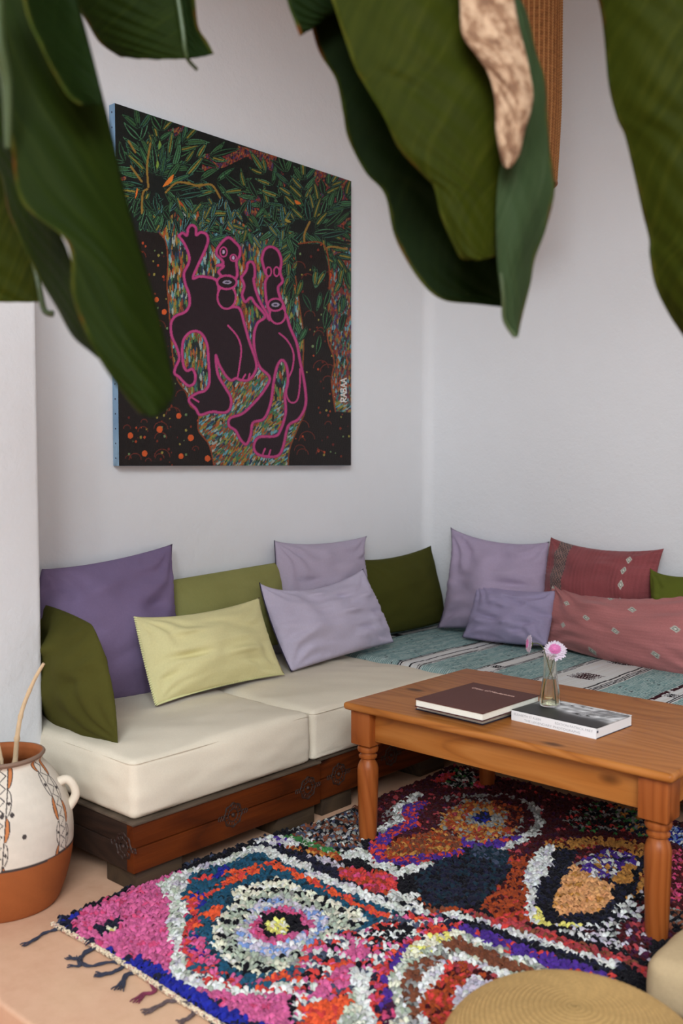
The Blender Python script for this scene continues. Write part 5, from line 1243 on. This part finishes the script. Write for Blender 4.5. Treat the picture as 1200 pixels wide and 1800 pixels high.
blade('folded_blade', [(-90, -60, 1.44), (-80, 100, 1.43), (-50, 200, 1.42), (0, 300, 1.41), (15, 370, 1.4), (40, 430, 1.39), (70, 490, 1.38), (100, 540, 1.37), (128, 590, 1.36), (160, 618, 1.35)],
      [(60, -60, 1.4), (60, 100, 1.38), (60, 250, 1.33), (80, 330, 1.33), (95, 390, 1.33), (115, 430, 1.32), (128, 470, 1.31), (140, 530, 1.3), (160, 590, 1.3), (185, 640, 1.3)], M['leaf'], g, .0, (1, 0), seed=5)
blade('folded_blade', [(30, -80, 1.22), (45, 20, 1.21), (70, 80, 1.21), (95, 130, 1.22), (120, 170, 1.23), (140, 185, 1.24)],
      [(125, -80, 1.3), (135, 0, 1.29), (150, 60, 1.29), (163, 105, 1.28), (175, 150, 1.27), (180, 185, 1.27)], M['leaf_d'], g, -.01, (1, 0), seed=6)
rib([(-10, -60, 1.2), (-5, 60, 1.2), (12, 150, 1.22), (14, 260, 1.24)], .013, .004, g)
g = leafroot(pl)
blade('blade', [(110, -70, D2), (132, 0, D2), (155, 42, D2), (175, 74, D2), (202, 94, D2), (214, 100, D2)], [(300, -70, D2 - .02), (312, 0, D2 - .02), (317, 40, D2 - .02), (322, 70, D2 - .02), (325, 95, D2 - .02), (326, 104, D2 - .02)], M['leaf'], g, .02, (1, 0, 1), seed=8)
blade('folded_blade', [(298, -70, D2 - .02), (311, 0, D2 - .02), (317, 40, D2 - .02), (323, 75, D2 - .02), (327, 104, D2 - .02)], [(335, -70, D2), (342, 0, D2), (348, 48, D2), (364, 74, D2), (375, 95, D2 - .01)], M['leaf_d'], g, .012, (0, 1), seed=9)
rib([(300, -60, D2 - .03), (313, 0, D2 - .03), (322, 60, D2 - .03), (328, 100, D2 - .02), (346, 122, D2)], .005, .003, g)
g = leafroot(pl)
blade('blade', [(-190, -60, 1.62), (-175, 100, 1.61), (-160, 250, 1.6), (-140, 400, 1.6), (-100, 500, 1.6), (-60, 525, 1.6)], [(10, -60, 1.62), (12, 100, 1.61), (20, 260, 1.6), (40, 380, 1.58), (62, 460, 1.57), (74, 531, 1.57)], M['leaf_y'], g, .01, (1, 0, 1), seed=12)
rib([(10, 260, 1.56), (45, 400, 1.56), (68, 500, 1.56), (78, 545, 1.56), (94, 552, 1.56)], .004, .0055, g)
# right plant
DR = 1.5
pr = plant('banana plant whose big leaves hang in from the top and right', (3.42, -2.30, 0), (3.35, -2.45, 2.4), [((760, -380, 1.5), (790, -40, 1.52)), ((1300, -340, 1.5), (1250, -20, 1.47))])
g = leafroot(pr)
blade('lower_blade', [(515, -60, 1.62), (540, 20, 1.62), (560, 90, 1.62), (590, 140, 1.62), (603, 200, 1.61), (612, 245, 1.61), (642, 303, 1.6), (676, 342, 1.6), (694, 418, 1.59), (735, 490, 1.58), (775, 526, 1.57), (830, 534, 1.56), (862, 535, 1.56)],
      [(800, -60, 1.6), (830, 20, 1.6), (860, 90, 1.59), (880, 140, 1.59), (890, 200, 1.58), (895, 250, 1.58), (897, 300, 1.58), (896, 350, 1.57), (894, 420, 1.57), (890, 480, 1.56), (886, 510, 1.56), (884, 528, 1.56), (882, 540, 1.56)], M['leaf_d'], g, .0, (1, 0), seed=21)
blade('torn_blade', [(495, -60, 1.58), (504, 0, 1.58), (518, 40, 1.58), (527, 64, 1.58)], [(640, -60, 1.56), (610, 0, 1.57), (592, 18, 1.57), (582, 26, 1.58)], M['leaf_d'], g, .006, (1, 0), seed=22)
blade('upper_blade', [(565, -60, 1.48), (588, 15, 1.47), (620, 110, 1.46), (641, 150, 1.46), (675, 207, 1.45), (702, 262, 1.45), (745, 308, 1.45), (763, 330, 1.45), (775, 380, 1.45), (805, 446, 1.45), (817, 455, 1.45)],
      [(860, -60, 1.5), (870, 20, 1.49), (878, 90, 1.48), (884, 150, 1.47), (886, 210, 1.47), (884, 270, 1.47), (880, 320, 1.47), (875, 360, 1.47), (874, 400, 1.47), (872, 430, 1.47), (872, 449, 1.47)], M['leaf_y'], g, .02, (1, 0, 1), seed=23)
blade('side_blade', [(896, -60, 1.47), (900, 20, 1.46), (905, 90, 1.45), (900, 180, 1.45), (888, 250, 1.45), (877, 310, 1.45), (873, 360, 1.45), (873, 410, 1.45), (875, 470, 1.46), (880, 520, 1.47), (886, 565, 1.48), (906, 590, 1.49)],
      [(890, -60, 1.5), (925, 20, 1.5), (942, 90, 1.5), (958, 140, 1.5), (963, 200, 1.5), (966, 260, 1.5), (975, 330, 1.5), (960, 400, 1.5), (940, 455, 1.5), (932, 500, 1.5), (917, 560, 1.5), (911, 590, 1.49)], M['leaf_b'], g, .012, (0, 1), seed=24)
blade('brown_tip', [(800, -60, 1.44), (808, 0, 1.435), (812, 60, 1.43), (838, 98, 1.425), (858, 130, 1.42), (870, 180, 1.42), (872, 230, 1.42), (880, 275, 1.42), (886, 292, 1.425)],
      [(895, -60, 1.44), (903, 0, 1.435), (912, 50, 1.43), (925, 100, 1.425), (936, 160, 1.42), (932, 195, 1.42), (920, 235, 1.42), (912, 270, 1.42), (896, 294, 1.425)], M['dry'], g, .014, (0, 0), seed=25)
rib([(880, 480, 1.455), (884, 520, 1.46), (886, 562, 1.475), (905, 592, 1.48)], .002, .0035, g)
g = leafroot(pr)
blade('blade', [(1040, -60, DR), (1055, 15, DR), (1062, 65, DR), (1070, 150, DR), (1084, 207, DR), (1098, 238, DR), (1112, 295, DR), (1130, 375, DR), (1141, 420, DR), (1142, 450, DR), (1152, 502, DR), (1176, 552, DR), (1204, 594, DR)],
      [(1300, -60, 1.44), (1310, 0, 1.44), (1312, 60, 1.44), (1314, 120, 1.44), (1315, 180, 1.44), (1316, 240, 1.44), (1316, 300, 1.44), (1314, 360, 1.44), (1312, 420, 1.44), (1308, 470, 1.45), (1302, 520, 1.46), (1294, 570, 1.47), (1285, 620, 1.48)], M['leaf_y'], g, .03, (1, 0), seed=31)
blade('blade', [(1300, -60, 1.44), (1310, 0, 1.44), (1316, 240, 1.44), (1312, 420, 1.44), (1285, 620, 1.48)], [(1480, -60, 1.5), (1520, 0, 1.5), (1530, 240, 1.5), (1450, 420, 1.5), (1290, 630, 1.49)], M['leaf'], g, .02, (0, 1), seed=32, vs_mid=0)
rib([(1300, -60, 1.43), (1310, 0, 1.43), (1316, 240, 1.43), (1312, 420, 1.43), (1285, 622, 1.47)], .008, .003, g)
